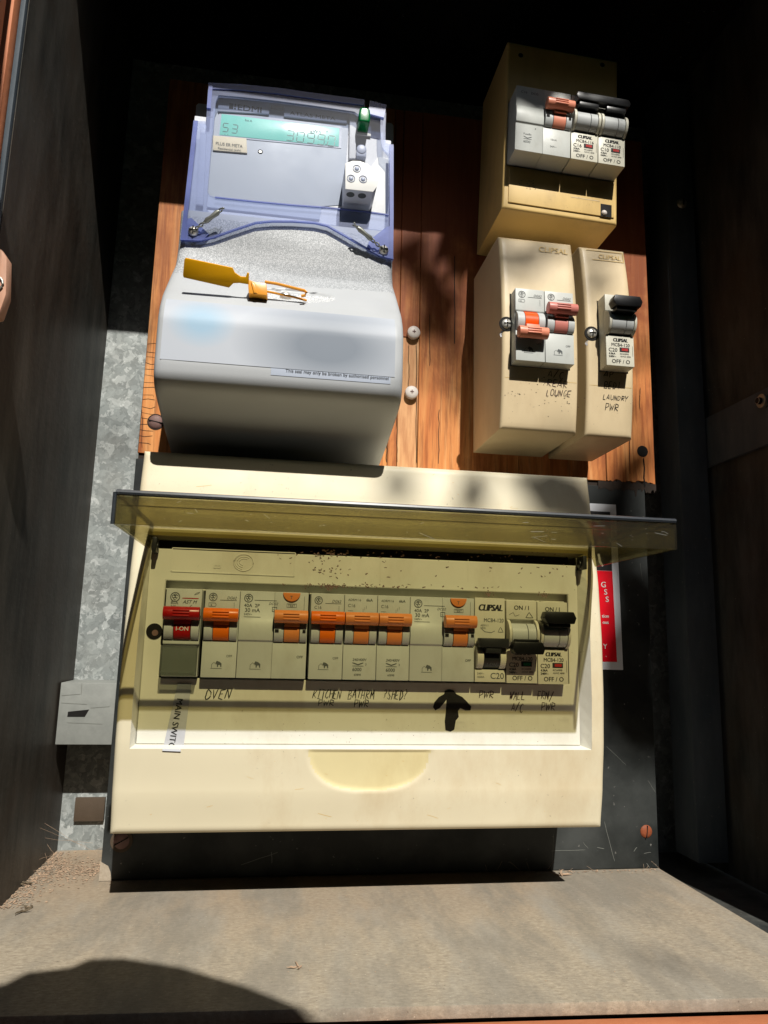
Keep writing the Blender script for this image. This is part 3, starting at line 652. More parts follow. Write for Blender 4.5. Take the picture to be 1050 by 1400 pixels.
for i in range(4): line(rg, q[i], q[(i+1) % 4], .5, .3)
cx, cz = at(333, 769, EY)
rg.tube([(cx+5.2*math.cos(a), EY-.05, cz+4.6*math.sin(a)) for a in [i*math.pi/14 for i in range(28)]], .28, 6, closed=True)
for k in range(3): rg.tube([(cx+(4.6-k*1.2)*math.cos(a), EY-.05, cz+.3+(3.6-k*1.1)*math.sin(a)-.25*(a-3)) for a in [.6+i*.25 for i in range(17)]], .22, 6)
rg.text('co', *at(292, 777, EY), 4.2, EY, 0, .1, .2, lift=.2)
for px in (520, 640): line(rg, at(px, 765, EY), at(px, 795, EY), .2, .15)
w.part('moulded_outline', rg, 'cream_white', parent=e_)
gr = MB()    # grime and scuffs along the escutcheon
for k in range(330):
    px = rnd.choice([rnd.uniform(420, 560), rnd.uniform(380, 780), rnd.gauss(450, 12), rnd.uniform(640, 780)]); py = rnd.choice([rnd.uniform(750, 790), rnd.gauss(801+(px-440)*.02, 2.0), rnd.gauss(801+(px-440)*.02, 1.5), rnd.gauss(757, 3)])
    if not (752 < py < 804): continue
    p = at(px, py, EY); gr.stroke([p, (p[0]+rnd.uniform(-.9, .9), p[1]+rnd.uniform(-.5, .5)), (p[0]+rnd.uniform(-1, 1.4), p[1]+rnd.uniform(-.7, .7))], rnd.uniform(.2, .75), EY, 0, .06+.02*rnd.random())
for k in range(70):
    px, py = rnd.uniform(300, 780), rnd.uniform(985, 1018); p = at(px, py, EY)
    gr.stroke([p, (p[0]+rnd.uniform(-.5, .5), p[1]+rnd.uniform(-.3, .3))], rnd.uniform(.12, .35), EY, 0, .06+.02*rnd.random())
for px, py, rr_ in ((452, 802, 7), (740, 812, 6), (670, 812, 4)):
    for k in range(16):
        p = at(px+rnd.gauss(0, rr_), py+rnd.gauss(0, 2), EY); gr.stroke([p, (p[0]+rnd.uniform(-.8, .8), p[1]+rnd.uniform(-1.4, .2))], rnd.uniform(.4, 1.0), EY, 0, .1+.03*rnd.random())
w.part('grime_marks', gr, M['rust_dull'], parent=e_)
x, z = at(211, 863, EY)
sh_ = w.part('screw_recess', MB().cyl((x, EY-.4, z), 4.1, .6, 'y', 28).cyl((x+.5, EY-.7, z-.8), 1.6, .4, 'y', 16, 1), ['hollow', 'rust_dull'], parent=e_)
# hinge region
sm = MB()
for k in range(46):
    x = rnd.uniform(SX0+6, SX1-6); z = rnd.choice([rnd.uniform(-97, -62), rnd.uniform(62, 94)]); a = rnd.uniform(-.6, .6); L = rnd.choice([1, 2, 5, 9])*rnd.random()
    sm.stroke([(x, z), (x+L*math.cos(a)*.5, z+L*math.sin(a)*.5+rnd.uniform(-.2, .2)), (x+L*math.cos(a), z+L*math.sin(a))], rnd.uniform(.1, .28), sfy, 0, .06)
w.part('scratches', sm, 'cream_old')
hb = MB().box(EX0+2, EX1-3, -56, -52, 43.4, 48.5)
w.part('gap_shade_strip', hb, 'hollow')  # black strip stands in for the shade under the surround's overhang
for X in (-90.6, 146.5):
    w.part('hinge_arm', MB().box(X, X+2.2, -70, -60, 40.2, 48).cyl((X-.8, -65, 43.5), 2.3, 3.4, 'x', 16), 'black_worn', bevel=.4)
# lid : tinted tray, face up, rims hanging down
LX0, LX1, LY0, LY1, LT, LB = -93.4, 155.5, -152.5, -63, 55.3, 42.0
ld = MB()
ld.box(LX0, LX1, LY0, LY1, LT-1.6, LT, 0)
ld.box(LX0, LX1, LY0, LY0+1.8, LB, LT-1.62, 0)
for X in (LX0, LX1-1.8): ld.yz([(LY0+1.82, LB), (LY0+1.82, LT-1.62), (LY1, LT-1.62), (LY1, LT-5), (LY1-6, LB)], X, X+1.8, 0)
ld.box(LX0+1.82, LX1-1.82, LY1-1.6, LY1, LT-8, LT-1.62, 0)
lid = w.part('lid', ld, ['lid', 'lid_edge'], bevel=.35, seg=2)
le = MB()
le.tube([(LX0+.6, LY1, LT+.05), (LX0+.6, LY0+.4, LT+.05), (LX1-.6, LY0+.4, LT+.05), (LX1-.6, LY1, LT+.05)], 1.25, 8)
le.tube([(LX0-.1, LY0+.2, LT), (LX0-.1, LY0+.2, LB)], .9, 8)
w.part('lid_rim', le, 'lid_edge', parent=lid)
ls = MB()
for k in range(60):
    x = rnd.uniform(LX0+4, LX1-4); z = rnd.uniform(LB+1, LT-3); a = rnd.gauss(0, .35); L = rnd.choice([.6, 1.2, 3, 8])*rnd.random()
    ls.stroke([(x, z), (x+L*math.cos(a), z+L*math.sin(a))], rnd.uniform(.08, .22), LY0, 0, .06)
w.part('scratches', ls, 'scratch', parent=lid)
w.part('lid_rib', MB().box(LX0+2, LX1-2, LY0+1.85, LY0+3.4, LT-5.2, LT-4.7), 'lid', parent=lid)
# handwriting and marks
def note(lines, mt, name='handwriting', y=EY, par=None, wd=.42, W_=None, jit=.1):
    mb = MB()
    for s_, px, py, h, px2 in lines:
        x, z = at(px, py, EY); mb.hand(s_, x, z, h, y, 0, wd, slope=.01, jit=jit, width=at(px2, py, EY)[0]-x)
    return (W_ or w).part(name, mb, mt, parent=par)
note([('OVEN', 279, 956.5, 5.2, 315)], 'marker', par=e_, wd=.52)
note([('KITCHEN', 427, 955, 4.4, 467), ('PWR', 434, 965.5, 3.1, 458)], 'marker', par=e_, wd=.44)
note([('BATHRM', 475, 955, 4.4, 511), ('PWR', 483, 967.5, 3.8, 505)], 'marker', par=e_, wd=.44)
note([('?SHED?', 523, 956, 4.9, 556)], 'marker', par=e_, wd=.44)
note([('PWR', 654, 955, 3.8, 676)], 'marker_purple', par=e_, wd=.46)
note([('WALL', 696, 957, 4.2, 718), ('A/C', 699, 973, 4.6, 715)], 'marker_purple', par=e_, wd=.44)
note([('FRN/', 734, 957, 4.6, 756), ('PWR', 739, 972, 4.2, 760)], 'marker_purple', par=e_, wd=.44)
pts = [(614, 943), (620, 944), (624, 949), (632, 953), (639, 960), (644, 966), (643, 971), (636, 971), (629, 968), (626, 972), (627, 980), (623, 985), (621, 997), (616, 1000), (609, 998), (608, 986), (609.5, 973), (610.5, 956), (606, 962), (601, 968), (595, 971), (592, 967), (594, 960), (600, 953), (607, 949), (609, 944)]
w.part('arrow_marking', MB().xz([at(a, b, EY) for a, b in pts], EY-.3, EY+.05), 'marker', parent=e_)
# MAIN SWITCH tape, reading downwards
ta = [at(a, b, EY) for a, b in [(243, 934), (262, 935), (250, 1028), (222, 1027), (231, 960)]]
tp = w.part('label_tape', MB().xz([ta[0], ta[1], ta[2], ta[3]], EY-.35, EY-.1), 'tape')
tm = MB(); x, z = at(242.5, 955, EY)
tm.text('MAIN SWITCH', x, z, 4.4, EY-.35, 0, .1, 0, 'L', -math.pi/2-.115, lift=.08, sx=.98)
w.part('printed_lettering', tm, 'ink_black', parent=tp)
w.part('tape_end', MB().xz([at(a, b, EY-5) for a, b in [(222, 1023.5), (247, 1024.5), (247, 1027.5), (222, 1026.5)]], sfy(-80, -58)-.5, sfy(-80, -58)+3), 'paper', parent=tp)
# ------------------------------------------------------------ breakers
def emblem(mb, x, z, r, m):
    n = 22
    o = [(x+r*math.cos(2*math.pi*i/n), z+r*math.sin(2*math.pi*i/n)) for i in range(n)]
    i_ = [(x+r*.82*math.cos(2*math.pi*i/n), z+r*.82*math.sin(2*math.pi*i/n)) for i in range(n)]
    mb.ring(o, i_, -.1, -.02, m)
    for k, (dx, dz, rr) in enumerate([(-.3, .1, .32), (.3, .1, .32), (0, -.35, .28), (0, .4, .22)]):
        mb.stroke([(x+(dx+rr*math.cos(a))*r, z+(dz+rr*math.sin(a))*r) for a in [i*.9 for i in range(7)]], r*.16, 0, m, .09)
def house(mb, x, z, s_, m):
    mb.stroke([(x, z), (x, z+.8*s_), (x+.45*s_, z+1.25*s_), (x+.9*s_, z+.8*s_)], .22, 0, m, .09)
    mb.stroke([(x-.2*s_, z), (x+2.1*s_, z)], .22, 0, m, .09)
    mb.xz([(x+.75*s_, z+1.1*s_), (x+1.0*s_, z+1.55*s_), (x+1.6*s_, z+1.35*s_), (x+2.0*s_, z+1.0*s_), (x+2.0*s_, z+.3*s_), (x+1.8*s_, z+.3*s_), (x+1.7*s_, z+.75*s_), (x+1.35*s_, z+.7*s_), (x+1.3*s_, z+.3*s_), (x+1.1*s_, z+.3*s_), (x+1.05*s_, z+.8*s_)], -.1, -.02, m)
def drum(x0, x1, r=7.2, zc=24.3, yc=4.0, z0=18.9, z1=30.5):
    pts = []; n = 12; a0 = math.asin((z0-zc)/r); a1 = math.asin(min(.99, (z1-zc)/r))
    for i in range(n+1): a = a0+(a1-a0)*i/n; pts.append((yc-r*math.cos(a), zc+r*math.sin(a)))
    return pts+[(8, z1), (8, z0)]
SHARED = {}
def part_(o, name, key, fn, mats, **k):
    """share mesh data between alike parts"""
    if key in SHARED:
        ob = bpy.data.objects.new(name, SHARED[key]); sc.collection.objects.link(ob); ob.parent = o; return ob
    ob = fn().build(name, mats, o, **k); SHARED[key] = ob.data; return ob
def lever(x0, w_, zc, yc=-4.7, r=3.4):
    m = MB(); m.cyl((x0, yc, zc), r, w_, 'x', 24)
    xm = x0+w_/2
    for dz in (-1.3, .1, 1.4): m.box(xm-4.2, xm+4.2, yc-r-.35, yc-r+1.2, zc+dz-.32, zc+dz+.32)
    return m
def body_profile(top=45):
    return [(40, 0), (0, 0), (0, 18.7), (1.6, 18.8), (1.6, 29.6), (0, 31.2), (0, top), (40, top)]
def ge_breaker(loc, label, tog='orange', dr_='orange', on=True, style='C16', rot=0, group='residual range of light grey breakers', wd=17.8):
    o = thing('circuit_breaker', label, 'circuit breaker', loc, rot, group)
    part_(o, 'body', 'geb', lambda: MB().yz(body_profile(), 0, wd), 'grey_plastic', bevel=.45)
    for a, b in ((.5, 4.9), (13.4, 17.3)): part_(o, 'dial_surround', ('ged', a), lambda: MB().yz(drum(0, 0), a, b), 'grey_drum', bevel=.15, seg=1)
    zc = 32.0 if on else 15.6
    dm = part_(o, 'dial', ('gedr', dr_, on), lambda: MB().yz(drum(0, 0), 5.15, 13.15), dr_, bevel=.1, seg=1)
    lv = part_(o, 'toggle', ('gel', tog, on), lambda: lever(.1, wd-.2, zc).box(5.2, 13.1, -4.5, 1, min(zc, 27) if on else zc, max(zc, 21) if not on else zc-.2), tog, bevel=.3)
    pm = MB()
    if style in ('C16', 'oven', 'left2', 'right2'):
        emblem(pm, 4.0, 41.2, 2.2, 0); pm.stroke([(7.6, 39.7), (16.3, 39.7)], .28, 0, 0, .09)
        pm.text('DG62' if style != 'oven' else 'DG62', 11.2, 40.3, 2.0, 0, 0, 0, .3)
        for k, s_ in enumerate(('1', '3', '5', '7')): pm.text('·|', 14.6, 37.6-k*.9, 1.5)
        if style == 'oven' or style == 'left2': pm.stroke([(2, 38), (2, 36.3), (5.4, 36.3), (5.8, 37.2), (5.4, 38.1), (2, 38.1)], .22, 0, 0, .09); pm.text('16', 2.6, 36.6, 1.5)
        else: pm.text('C16', 1.9, 36.7, 2.3)
        house(pm, 5.4, 5.0 if style != 'oven' else 4.6, 2.5, 0); pm.text('OFF', 12.6, 10.4, 1.7)
    else:
        pm.text('ADRM/16', 1.9, 41.5, 1.7); pm.text('6kA', 11.8, 41.5, 2.1, 0, 0, .06)
        pm.text('C16', 1.9, 38.2, 2.4); pm.stroke([(1.9, 36.2), (4.8, 36.2)], .22, 0, 0, .09)
        for k in range(3): pm.text('|', 10+k*.9, 36.3+k*.8, 1.8)
        pm.text('240/400V', 5.2, 9.9, 1.9, 0, 0, .04, .2); pm.stroke([(5.2, 8.9), (8.2, 7.9), (11, 8.9)], .6, 0, 0, .09); pm.stroke([(5.2, 7.2), (11.2, 7.2)], .3, 0, 0, .09)
        pm.text('6000', 5.3, 4.6, 2.5, 0, 0, .05); pm.text('3', 12.1, 7.6, 1.7); pm.text('60898', 6.2, 2.2, 1.5)
    SHARED.setdefault(('txt', style), None)
    ob = pm.build('printed_lettering', 'ink', o, recalc=False, smooth=False)
    return o
def ge_rcd(loc, label, tog='orange_pale', dr_='orange_pale', rot=0, group=None, style='rcd'):
    o = thing('safety_switch', label, 'safety switch', loc, rot, group)
    wd = 35.8
    part_(o, 'body', 'rcb', lambda: MB().yz([(40, 0), (0, 0), (0, 18.7), (-.9, 19.4), (-1.6, 24), (-.9, 29.8), (0, 31.2), (0, 45), (40, 45)], 0, 17.9).yz(body_profile(), 17.9, wd), 'grey_plastic', bevel=.4)
    for a, b in ((18.4, 23.3), (31.8, 35.4)): part_(o, 'dial_surround', ('rcdd', a), lambda: MB().yz(drum(0, 0), a, b), 'grey_drum', bevel=.15, seg=1)
    part_(o, 'dial', ('rcdr', dr_), lambda: MB().yz(drum(0, 0), 23.6, 31.5), dr_, bevel=.1, seg=1)
    part_(o, 'toggle', ('rct', tog), lambda: lever(18.2, 17.4, 32).box(23.6, 31.5, -4.5, 1, 27, 31.8), tog, bevel=.3)
    for a, b in ((18.8, 20.8), (33.2, 34.8)): part_(o, 'contact_window', ('rcw', a), lambda: MB().box(a, b, -3.45, -2, 23.8, 25.4), 'hollow')
    if style == 'rcd':
        n = 14; half = [(26.8+4.6*math.cos(math.pi+math.pi*i/n), 44.7+4.6*math.sin(math.pi+math.pi*i/n)) for i in range(n+1)]
        bt = part_(o, 'test_button', 'rctb', lambda: MB().xz(half, -.9, 1), 'orange_pale', bevel=.25)
        MB().text('T', 26.0, 41.4, 2.4, -.9).build('printed_lettering', 'ink', bt, recalc=False, smooth=False)
        pm = MB(); emblem(pm, 4.3, 41.2, 2.3, 0); pm.stroke([(7.4, 40.2), (19.2, 40.2)], .3, 0, 0, .09)
        pm.text('40A  2P', 2.2, 36.6, 2.5, 0, 0, .04); pm.text('30 mA', 2.8, 34.0, 2.9, 0, 0, .05); pm.text('240V~', 2.3, 32.3, 1.6); pm.stroke([(2.2, 31.4), (11, 31.4)], .28, 0, 0, .09)
        pm.text('DCG2', 15.0, 38.0, 1.8, 0, 0, 0, .3)
        pm.ring([(16.8, 34.4), (19.4, 34.4), (19.4, 37), (16.8, 37)], [(17.1, 34.7), (19.1, 34.7), (19.1, 36.7), (17.1, 36.7)], -.1, -.02); pm.text('~', 17.3, 34.9, 2.2)
        pm.text('TEST', 25.0, 37.3, 1.8, 0, 0, .02); pm.ring([(24.4, 36.9), (29.6, 36.9), (29.6, 39.0), (24.4, 39.0)], [(24.6, 37.1), (29.4, 37.1), (29.4, 38.8), (24.6, 38.8)], -.1, -.02)
        pm.stroke([(33.6, 43), (33.6, 34)], .2, 0, 0, .09); house(pm, 7, 4.6, 2.6, 0); pm.text('OFF', 30.8, 10.6, 1.9, 0, 0, .03)
    else:
        pm = MB(); pm.text('FuseBx', 5.4, 11.2, 1.8); pm.stroke([(5.4, 10.1), (8, 9.0), (10.6, 10.1)], .5, 0, 0, .09); pm.stroke([(5.4, 8.4), (10.6, 8.4)], .3, 0, 0, .09)
        pm.text('6000', 5.4, 5.8, 2.3); pm.text('10mA', 23, 10.2, 1.7); pm.text('240V~', 22.5, 5.4, 1.6); pm.text('•', 12.5, 15.2, 3.0)
        pm.text('C16', 3, 40, 2.4); pm.text('DCG', 9.6, 40, 2.2)
    pm.build('printed_lettering', 'ink', o, recalc=False, smooth=False)
    return o
def four_series(loc, label, on=True, rating='C20', window='ink_red', rot=0, group=None, bar=True, model='MCB4-120', name='circuit_breaker'):
    o = thing(name, label, 'circuit breaker', loc, rot, group); wd = 17.6
    part_(o, 'body', 'csb', lambda: MB().yz([(40, 0), (0, 0), (0, 18.9), (2.4, 19.2), (2.4, 34.2), (0, 34.6), (0, 45), (40, 45)], 0, wd), 'warm_white', bevel=.4)
    cpts = [(2.4-8.0*math.cos(a), 26.8+7.9*math.sin(a)) for a in [math.pi/2*(-1+i/7) for i in range(15)]]+[(6, 34.5), (6, 19.0)]
    for X in (.15, wd-1.75): part_(o, 'cheek', ('csc', X), lambda: MB().yz(cpts, X, X+1.6), 'warm_white', bevel=.3)
    for a, b in ((2.0, 10.8), (11.1, 15.6)): part_(o, 'dial', ('csd', a), lambda: MB().yz(drum(0, 0, 6.4, 26.3, 1.2, 20.2, 32.3), a, b), 'grey_drum', bevel=.15, seg=1)
    zc = 35.4 if on else 18.4
    if bar:
        def tg():
            m = MB(); m.xz([(1.0, zc+3.9), (16.6, zc+3.9), (18.2, zc+.6), (17.0, zc-2.6), (1.4, zc-2.6), (-.2, zc+.6)], -11.6, -4.5)
            m.box(2.6, 15.4, -9.8, -1.5, zc-4.6, zc-2.4) if on else m.box(2.6, 15.4, -9.8, -1.5, zc+3.7, zc+5.4)
            return m
        part_(o, 'toggle', ('cst', on), tg, 'black', bevel=.6)
    pm = MB(); yw = 0
    pm.text('ON / I', wd/2, 39.9, 3.3, 0, 0, .06, 0, 'C')
    pm.text('OFF / O', wd/2+.2, 1.6, 3.4, 0, 0, .06, 0, 'C')
    pm.text('CLIPSAL', wd/2+.3, 15.2, 3.0, 0, 0, .3, .12, 'C', sx=.86)
    pm.text(model, wd/2+.3, 12.2, 2.9, 0, 0, .05, 0, 'C', sx=.92)
    pm.text(rating, 1.5, 8.7, 3.3, 0, 0, .05)
    pm.text('4.5kA', 1.5, 6.9, 1.7, 0, 0, .1); pm.text('240V~', 1.5, 5.1, 1.7, 0, 0, .1)
    pm.text('IEC60898', 8.6, 7.2, 1.4); pm.text('AS/NZ 4898', 8.6, 5.6, 1.3)
    pm.stroke([(16.6, 13), (16.6, 6.4)], .18, 0, 0, .09)
    if not on: pm.stroke([(1.6, 36.9), (4, 38.3), (5, 36.2), (7.6, 37.2)], .2, 0, 0, .09); pm.stroke([(11.2, 35.6), (13.2, 38.6), (15.4, 35.6), (11.2, 35.6)], .35, 0, 0, .09)
    pm.build('printed_lettering', 'ink_black', o, recalc=False, smooth=False)
    part_(o, 'status_window', ('csw', window), lambda: MB().box(8.4, 14.4, -.25, .3, 9.0, 11.6, 0).box(9.6, 13.6, -.32, -.2, 9.5, 11.1, 1), ['ink_black', window])
    return o

YF = -68.0; ZB0 = -23.3; X0 = -61.9; G = 1.2
GRP = 'breakers in the main switchboard'
# main switch (red, with clear flap)
o = thing('main_switch', 'main isolator with dark red toggle, leftmost in the switchboard', 'main switch', (X0-19.9, YF, ZB0), 0)
part_(o, 'body', 'msb', lambda: MB().yz([(40, 0), (2.0, 0), (2.0, 16), (0, 16.6), (0, 19.2), (1.6, 19.3), (1.6, 29.6), (0, 31.2), (0, 45), (40, 45)], 0, 18.2), 'grey_plastic', bevel=.4)
for a, b in ((.4, 5.0), (13.9, 17.9)): MB().yz(drum(0, 0), a, b).build('dial_surround', 'grey_drum', o, bevel=.15, seg=1)
dl = part_(o, 'dial', 'msdr', lambda: MB().yz(drum(0, 0), 5.3, 13.6), 'red', bevel=.1, seg=1)
MB().text('I-ON', 9.6, 23.4, 3.0, lambda x, z: 4.0-math.sqrt(max(0.1, 7.2**2-(z-24.3)**2)), 0, .05, 0, 'C').build('printed_lettering', 'ink_white', dl, recalc=False, smooth=False)
lever(-.1, 18.2, 32.2).box(5.3, 13.6, -4.5, 1, 27, 32).build('toggle', 'red', o, bevel=.3)
fl = MB().box(-.4, 17.8, -3.2, 1.7, .6, 15.8).build('clear_flap', 'smoke_flap', o, bevel=.5)
MB().box(.6, 16.8, -3.6, -3.0, 1.6, 2.8).build('flap_lip', 'smoke_flap', fl, bevel=.2)
pm = MB(); emblem(pm, 4.6, 40.6, 2.5, 0); pm.stroke([(8.2, 40.1), (16.6, 40.1)], .5, 0, 1, .09)
pm.text('AST M', 8.6, 37.4, 2.5, 0, 0, .03, .3); pm.text('80A', 2.6, 36.9, 2.3); pm.text('240~', 2.6, 35.1, 1.8); pm.stroke([(10.5, 35.2), (12.2, 35.6), (13.4, 36.8)], .3, 0, 0, .09)
pm.stroke([(14.6, 42), (16.2, 42.6), (17, 43.4), (15.2, 42.9), (14.2, 41.9)], .25, 0, 0, .09)
pm.build('printed_lettering', ['ink', 'ink_red'], o, recalc=False, smooth=False)

ge_breaker((X0, YF, ZB0), 'breaker with bright orange toggle above the handwritten OVEN', style='oven', group=GRP)
ge_rcd((X0+18, YF, ZB0), 'double width safety switch between the OVEN and KITCHEN breakers', group='double width safety switches')
ge_breaker((X0+54+G, YF, ZB0), 'breaker with bright orange toggle above the handwritten KITCHEN', style='C16', group=GRP)
ge_breaker((X0+72+G, YF, ZB0), 'breaker with faded orange toggle above the handwritten BATHRM', 'orange_pale', 'orange_pale', style='B', group=GRP)
ge_breaker((X0+90+G, YF, ZB0), 'breaker with faded orange toggle above the handwritten ?SHED?', 'orange_pale', 'orange_pale', style='B', group=GRP)
ge_rcd((X0+108+G, YF, ZB0), 'double width safety switch above the black marker arrow', group='double width safety switches')
# older cream breaker, lever in the middle
o = thing('circuit_breaker', 'cream breaker with large black logo on top and C20 at its foot', 'circuit breaker', (X0+144+G, YF, ZB0), 0, GRP)
MB().yz([(40, 0), (0, 0), (0, 6.6), (1.4, 7), (1.4, 19.6), (0, 20.6), (0, 45.6), (40, 45.6)], .2, 17.4).build('body', 'warm_white', o, bevel=.4)
for a, b in ((.8, 4.4), (13.7, 17.0)): MB().yz(drum(0, 0, 6.6, 13.2, 2.6, 7.2, 19.4), a, b).build('dial_surround', 'warm_white', o, bevel=.3)
dl = MB().yz(drum(0, 0, 6.3, 13.2, 2.6, 7.2, 19.2), 4.6, 13.5).build('dial', 'black_worn', o, bevel=.2)
MB().text('I-ON', 9, 8.6, 2.6, lambda x, z: 2.6-math.sqrt(max(.1, 6.3**2-(z-13.2)**2)), 0, .03, 0, 'C').build('printed_lettering', 'ink', dl, recalc=False, smooth=False)
MB().box(1.2, 17.4, -7.4, -1, 18.6, 23.6).box(4.8, 13.4, -6.6, -1, 15.5, 18.8).build('toggle', 'black_worn', o, bevel=.7)
pm = MB(); pm.text('CLIPSAL', 9.2, 38.6, 4.9, 0, 0, .38, .25, 'C', sx=.78); pm.text('MCB4-120', 16.6, 32.4, 2.9, 0, 1, .03, 0, 'R', sx=.9)
pm.text('C20', 16.6, 1.8, 4.6, 0, 1, .03, 0, 'R'); pm.text('240V~', 1.6, 4.0, 1.5, 0, 1); pm.text('4500A', 1.6, 2.2, 1.5, 0, 1)
pm.stroke([(4, 28.5), (6, 27), (9.5, 26.6), (11.6, 27.6)], .3, 0, 1, .09); pm.stroke([(13.4, 27), (14.8, 29.8), (16.4, 27), (13.4, 27)], .3, 0, 1, .09); pm.text('AS3111', 3.4, 30, 1.5, 0, 1); pm.text('50Hz', 3.4, 28.6, 1.4, 0, 1)
pm.build('printed_lettering', ['ink_black', 'ink'], o, recalc=False, smooth=False)
four_series((X0+162+G, YF-.6, ZB0-.3), 'breaker with black toggle down and green window above WALL A/C', on=False, window='ink_green', group=GRP)
four_series((X0+180+G, YF-.6, ZB0-.6), 'breaker with black toggle up and red window, last in the switchboard', group=GRP)
SWB.part('breaker_rail', MB().box(-83, 140.2, -24, -22.5, -8, 20), 'hollow')

# ------------------------------------------------------------ small enclosures
def sy(h):
    def f(z): u = (z-h*.47)/(h*.53); return -60-7*max(0, 1-abs(u)**2.2)
    return f
def small_box(name, label, x0, w_, z0, h, loc, brx, brw, brz, scr, embossed, frame=False):
    ww = W(name, label, 'breaker box', loc, 'small cream breaker boxes'); f = sy(h)
    yf = lambda x, z: f(z-z0)+rnd_edge(x, z, x0, x0+w_, z0, z0+h, 2.2)
    xs = grid(x0, x0+w_, 2.5, 2.2, (brx-.6, brx+brw+.6)); zs = grid(z0, z0+h, 2.2, 2.2, (brz-.5, brz+45.5))
    ww.part('cover', shell(xs, zs, yf, lambda x, z: brx-.6 < x < brx+brw+.6 and brz-.5 < z < brz+45.5, -4), 'cream_box', angle=50, recalc=False)
    ww.part('base', MB().box(x0+.8, x0+w_-.8, -3.8, -.4, z0+.8, z0+h-.8), 'cream_old', bevel=.6)
    ww.part('inner_tray', MB().box(brx-1.5, brx+brw+1.5, -50, -48, brz-2, brz+47), 'hollow')
    e = MB(); e.text('CLIPSAL', x0+w_-3.6, z0+h-embossed[1], embossed[0], lambda x, z: yf(x, z), 0, .1, .12, 'R', sx=.92, lift=.45)
    if frame:
        a, b, c_, d_ = x0+4.2, x0+w_-1.9, z0+h-9.6, z0+h-2.6
        for p, q_ in (((a, d_), (b, d_)), ((b, d_), (b, c_)), ((a+3, c_), (b, c_)), ((a, d_-.5), (a+.5, d_))): e.stroke([p, q_], .5, yf, 0, .35)
    ww.part('embossed_lettering', e, 'cream_old')
    sxx, szz = scr; y = yf(sxx, szz)
    s_ = ww.part('screw', MB().cyl((sxx, y-.25, szz), 4.6, .6, 'y', 24, 1).dome((sxx, y-.3, szz), 3.1, 1.6, 18, 4), ['steel', 'hollow'])
    ww.part('slot', MB().box(sxx-2, sxx+2, y-2.05, y-1.5, szz-.35, szz+.35).box(sxx-.35, sxx+.35, y-2.05, y-1.5, szz-2, szz+2), 'hollow', parent=s_)
    ww.part('drip_mark', MB().stroke([(sxx-2.5, szz-4), (sxx-3.2, szz-6), (sxx-2.8, szz-7.6)], .9, yf), 'paper')
    return ww, yf
B2X, B2W, B2Z, B2H = 100.3, 47.6, 122.2, 124.6
w2, y2 = small_box('breaker_box', 'two pole cream box marked REAR LOUNGE on the wooden board', B2X, B2W, B2Z, B2H, (B2X, 0, B2Z), 105.6, 36.2, 160.2, (at(692, 444, -66)), (5.8, 9.0))
b2z = 160.2
g2 = 'breakers in the small cream boxes'
ge_breaker((105.7, -75, b2z), 'tripped breaker with pink toggle down and vivid orange dial', 'salmon', 'orange_vivid', on=False, style='left2', group=g2)
ge_breaker((105.7+18.1, -75, b2z), 'breaker with faded pink toggle up, beside the tripped one', 'pink', 'pink', style='right2', group=g2)
def hand_on(ww, yf, lines, mt, wd=.46):
    mb = MB()
    for s_, px, py, h, px2 in lines: x, z = at(px, py, -65); mb.hand(s_, x, z, h, yf, 0, wd, width=at(px2, py, -65)[0]-x)
    return ww.part('handwriting', mb, mt)
hand_on(w2, y2, [('A/C', 748, 517, 4.4, 770), ('REAR', 747, 529, 4.4, 776), ('LOUNGE', 746, 541, 3.9, 781)], 'marker_purple')
sm = MB()
for k in range(46):
    px, py = rnd.choice([(rnd.gauss(708, 9), rnd.gauss(537, 2)), (rnd.gauss(765, 14), rnd.gauss(553, 5)), (rnd.gauss(725, 18), rnd.gauss(520, 3)), (rnd.uniform(700, 780), rnd.uniform(520, 570))])
    x, z = at(px, py, -65); sm.stroke([(x, z), (x+rnd.uniform(-.9, .9), z+rnd.uniform(-.35, .35))], rnd.uniform(.2, .6), y2)
w2.part('pen_smudge', sm, 'marker_purple')
w2.part('cover_seam', MB().stroke([(B2X+1.5, 152.5), (B2X+B2W-1, 152.5)], .25, y2, 0, .1), 'cream_old')
B3X, B3W = 153.2, 30.2
w3, y3 = small_box('breaker_box', 'single pole cream box marked BED 1 LAUNDRY PWR on the board', B3X, B3W, B2Z-.8, B2H, (B3X, 0, B2Z), 161.4, 17.6, 161.2, (at(808, 457, -66)), (4.6, 8.2), True)
four_series((161.3, -76, 161.4), 'breaker with black toggle up in the single pole cream box', group=g2)
hand_on(w3, y3, [('AP', 824, 516, 3.6, 838), ('BED1', 824, 531, 4.2, 849), ('LAUNDRY', 824, 546, 3.0, 858), ('PWR', 827, 561, 4.2, 847)], 'marker')
w3.part('cover_seam', MB().stroke([(B3X+1.5, 152), (B3X+B3W-1, 152)], .25, y3, 0, .1), 'cream_old')

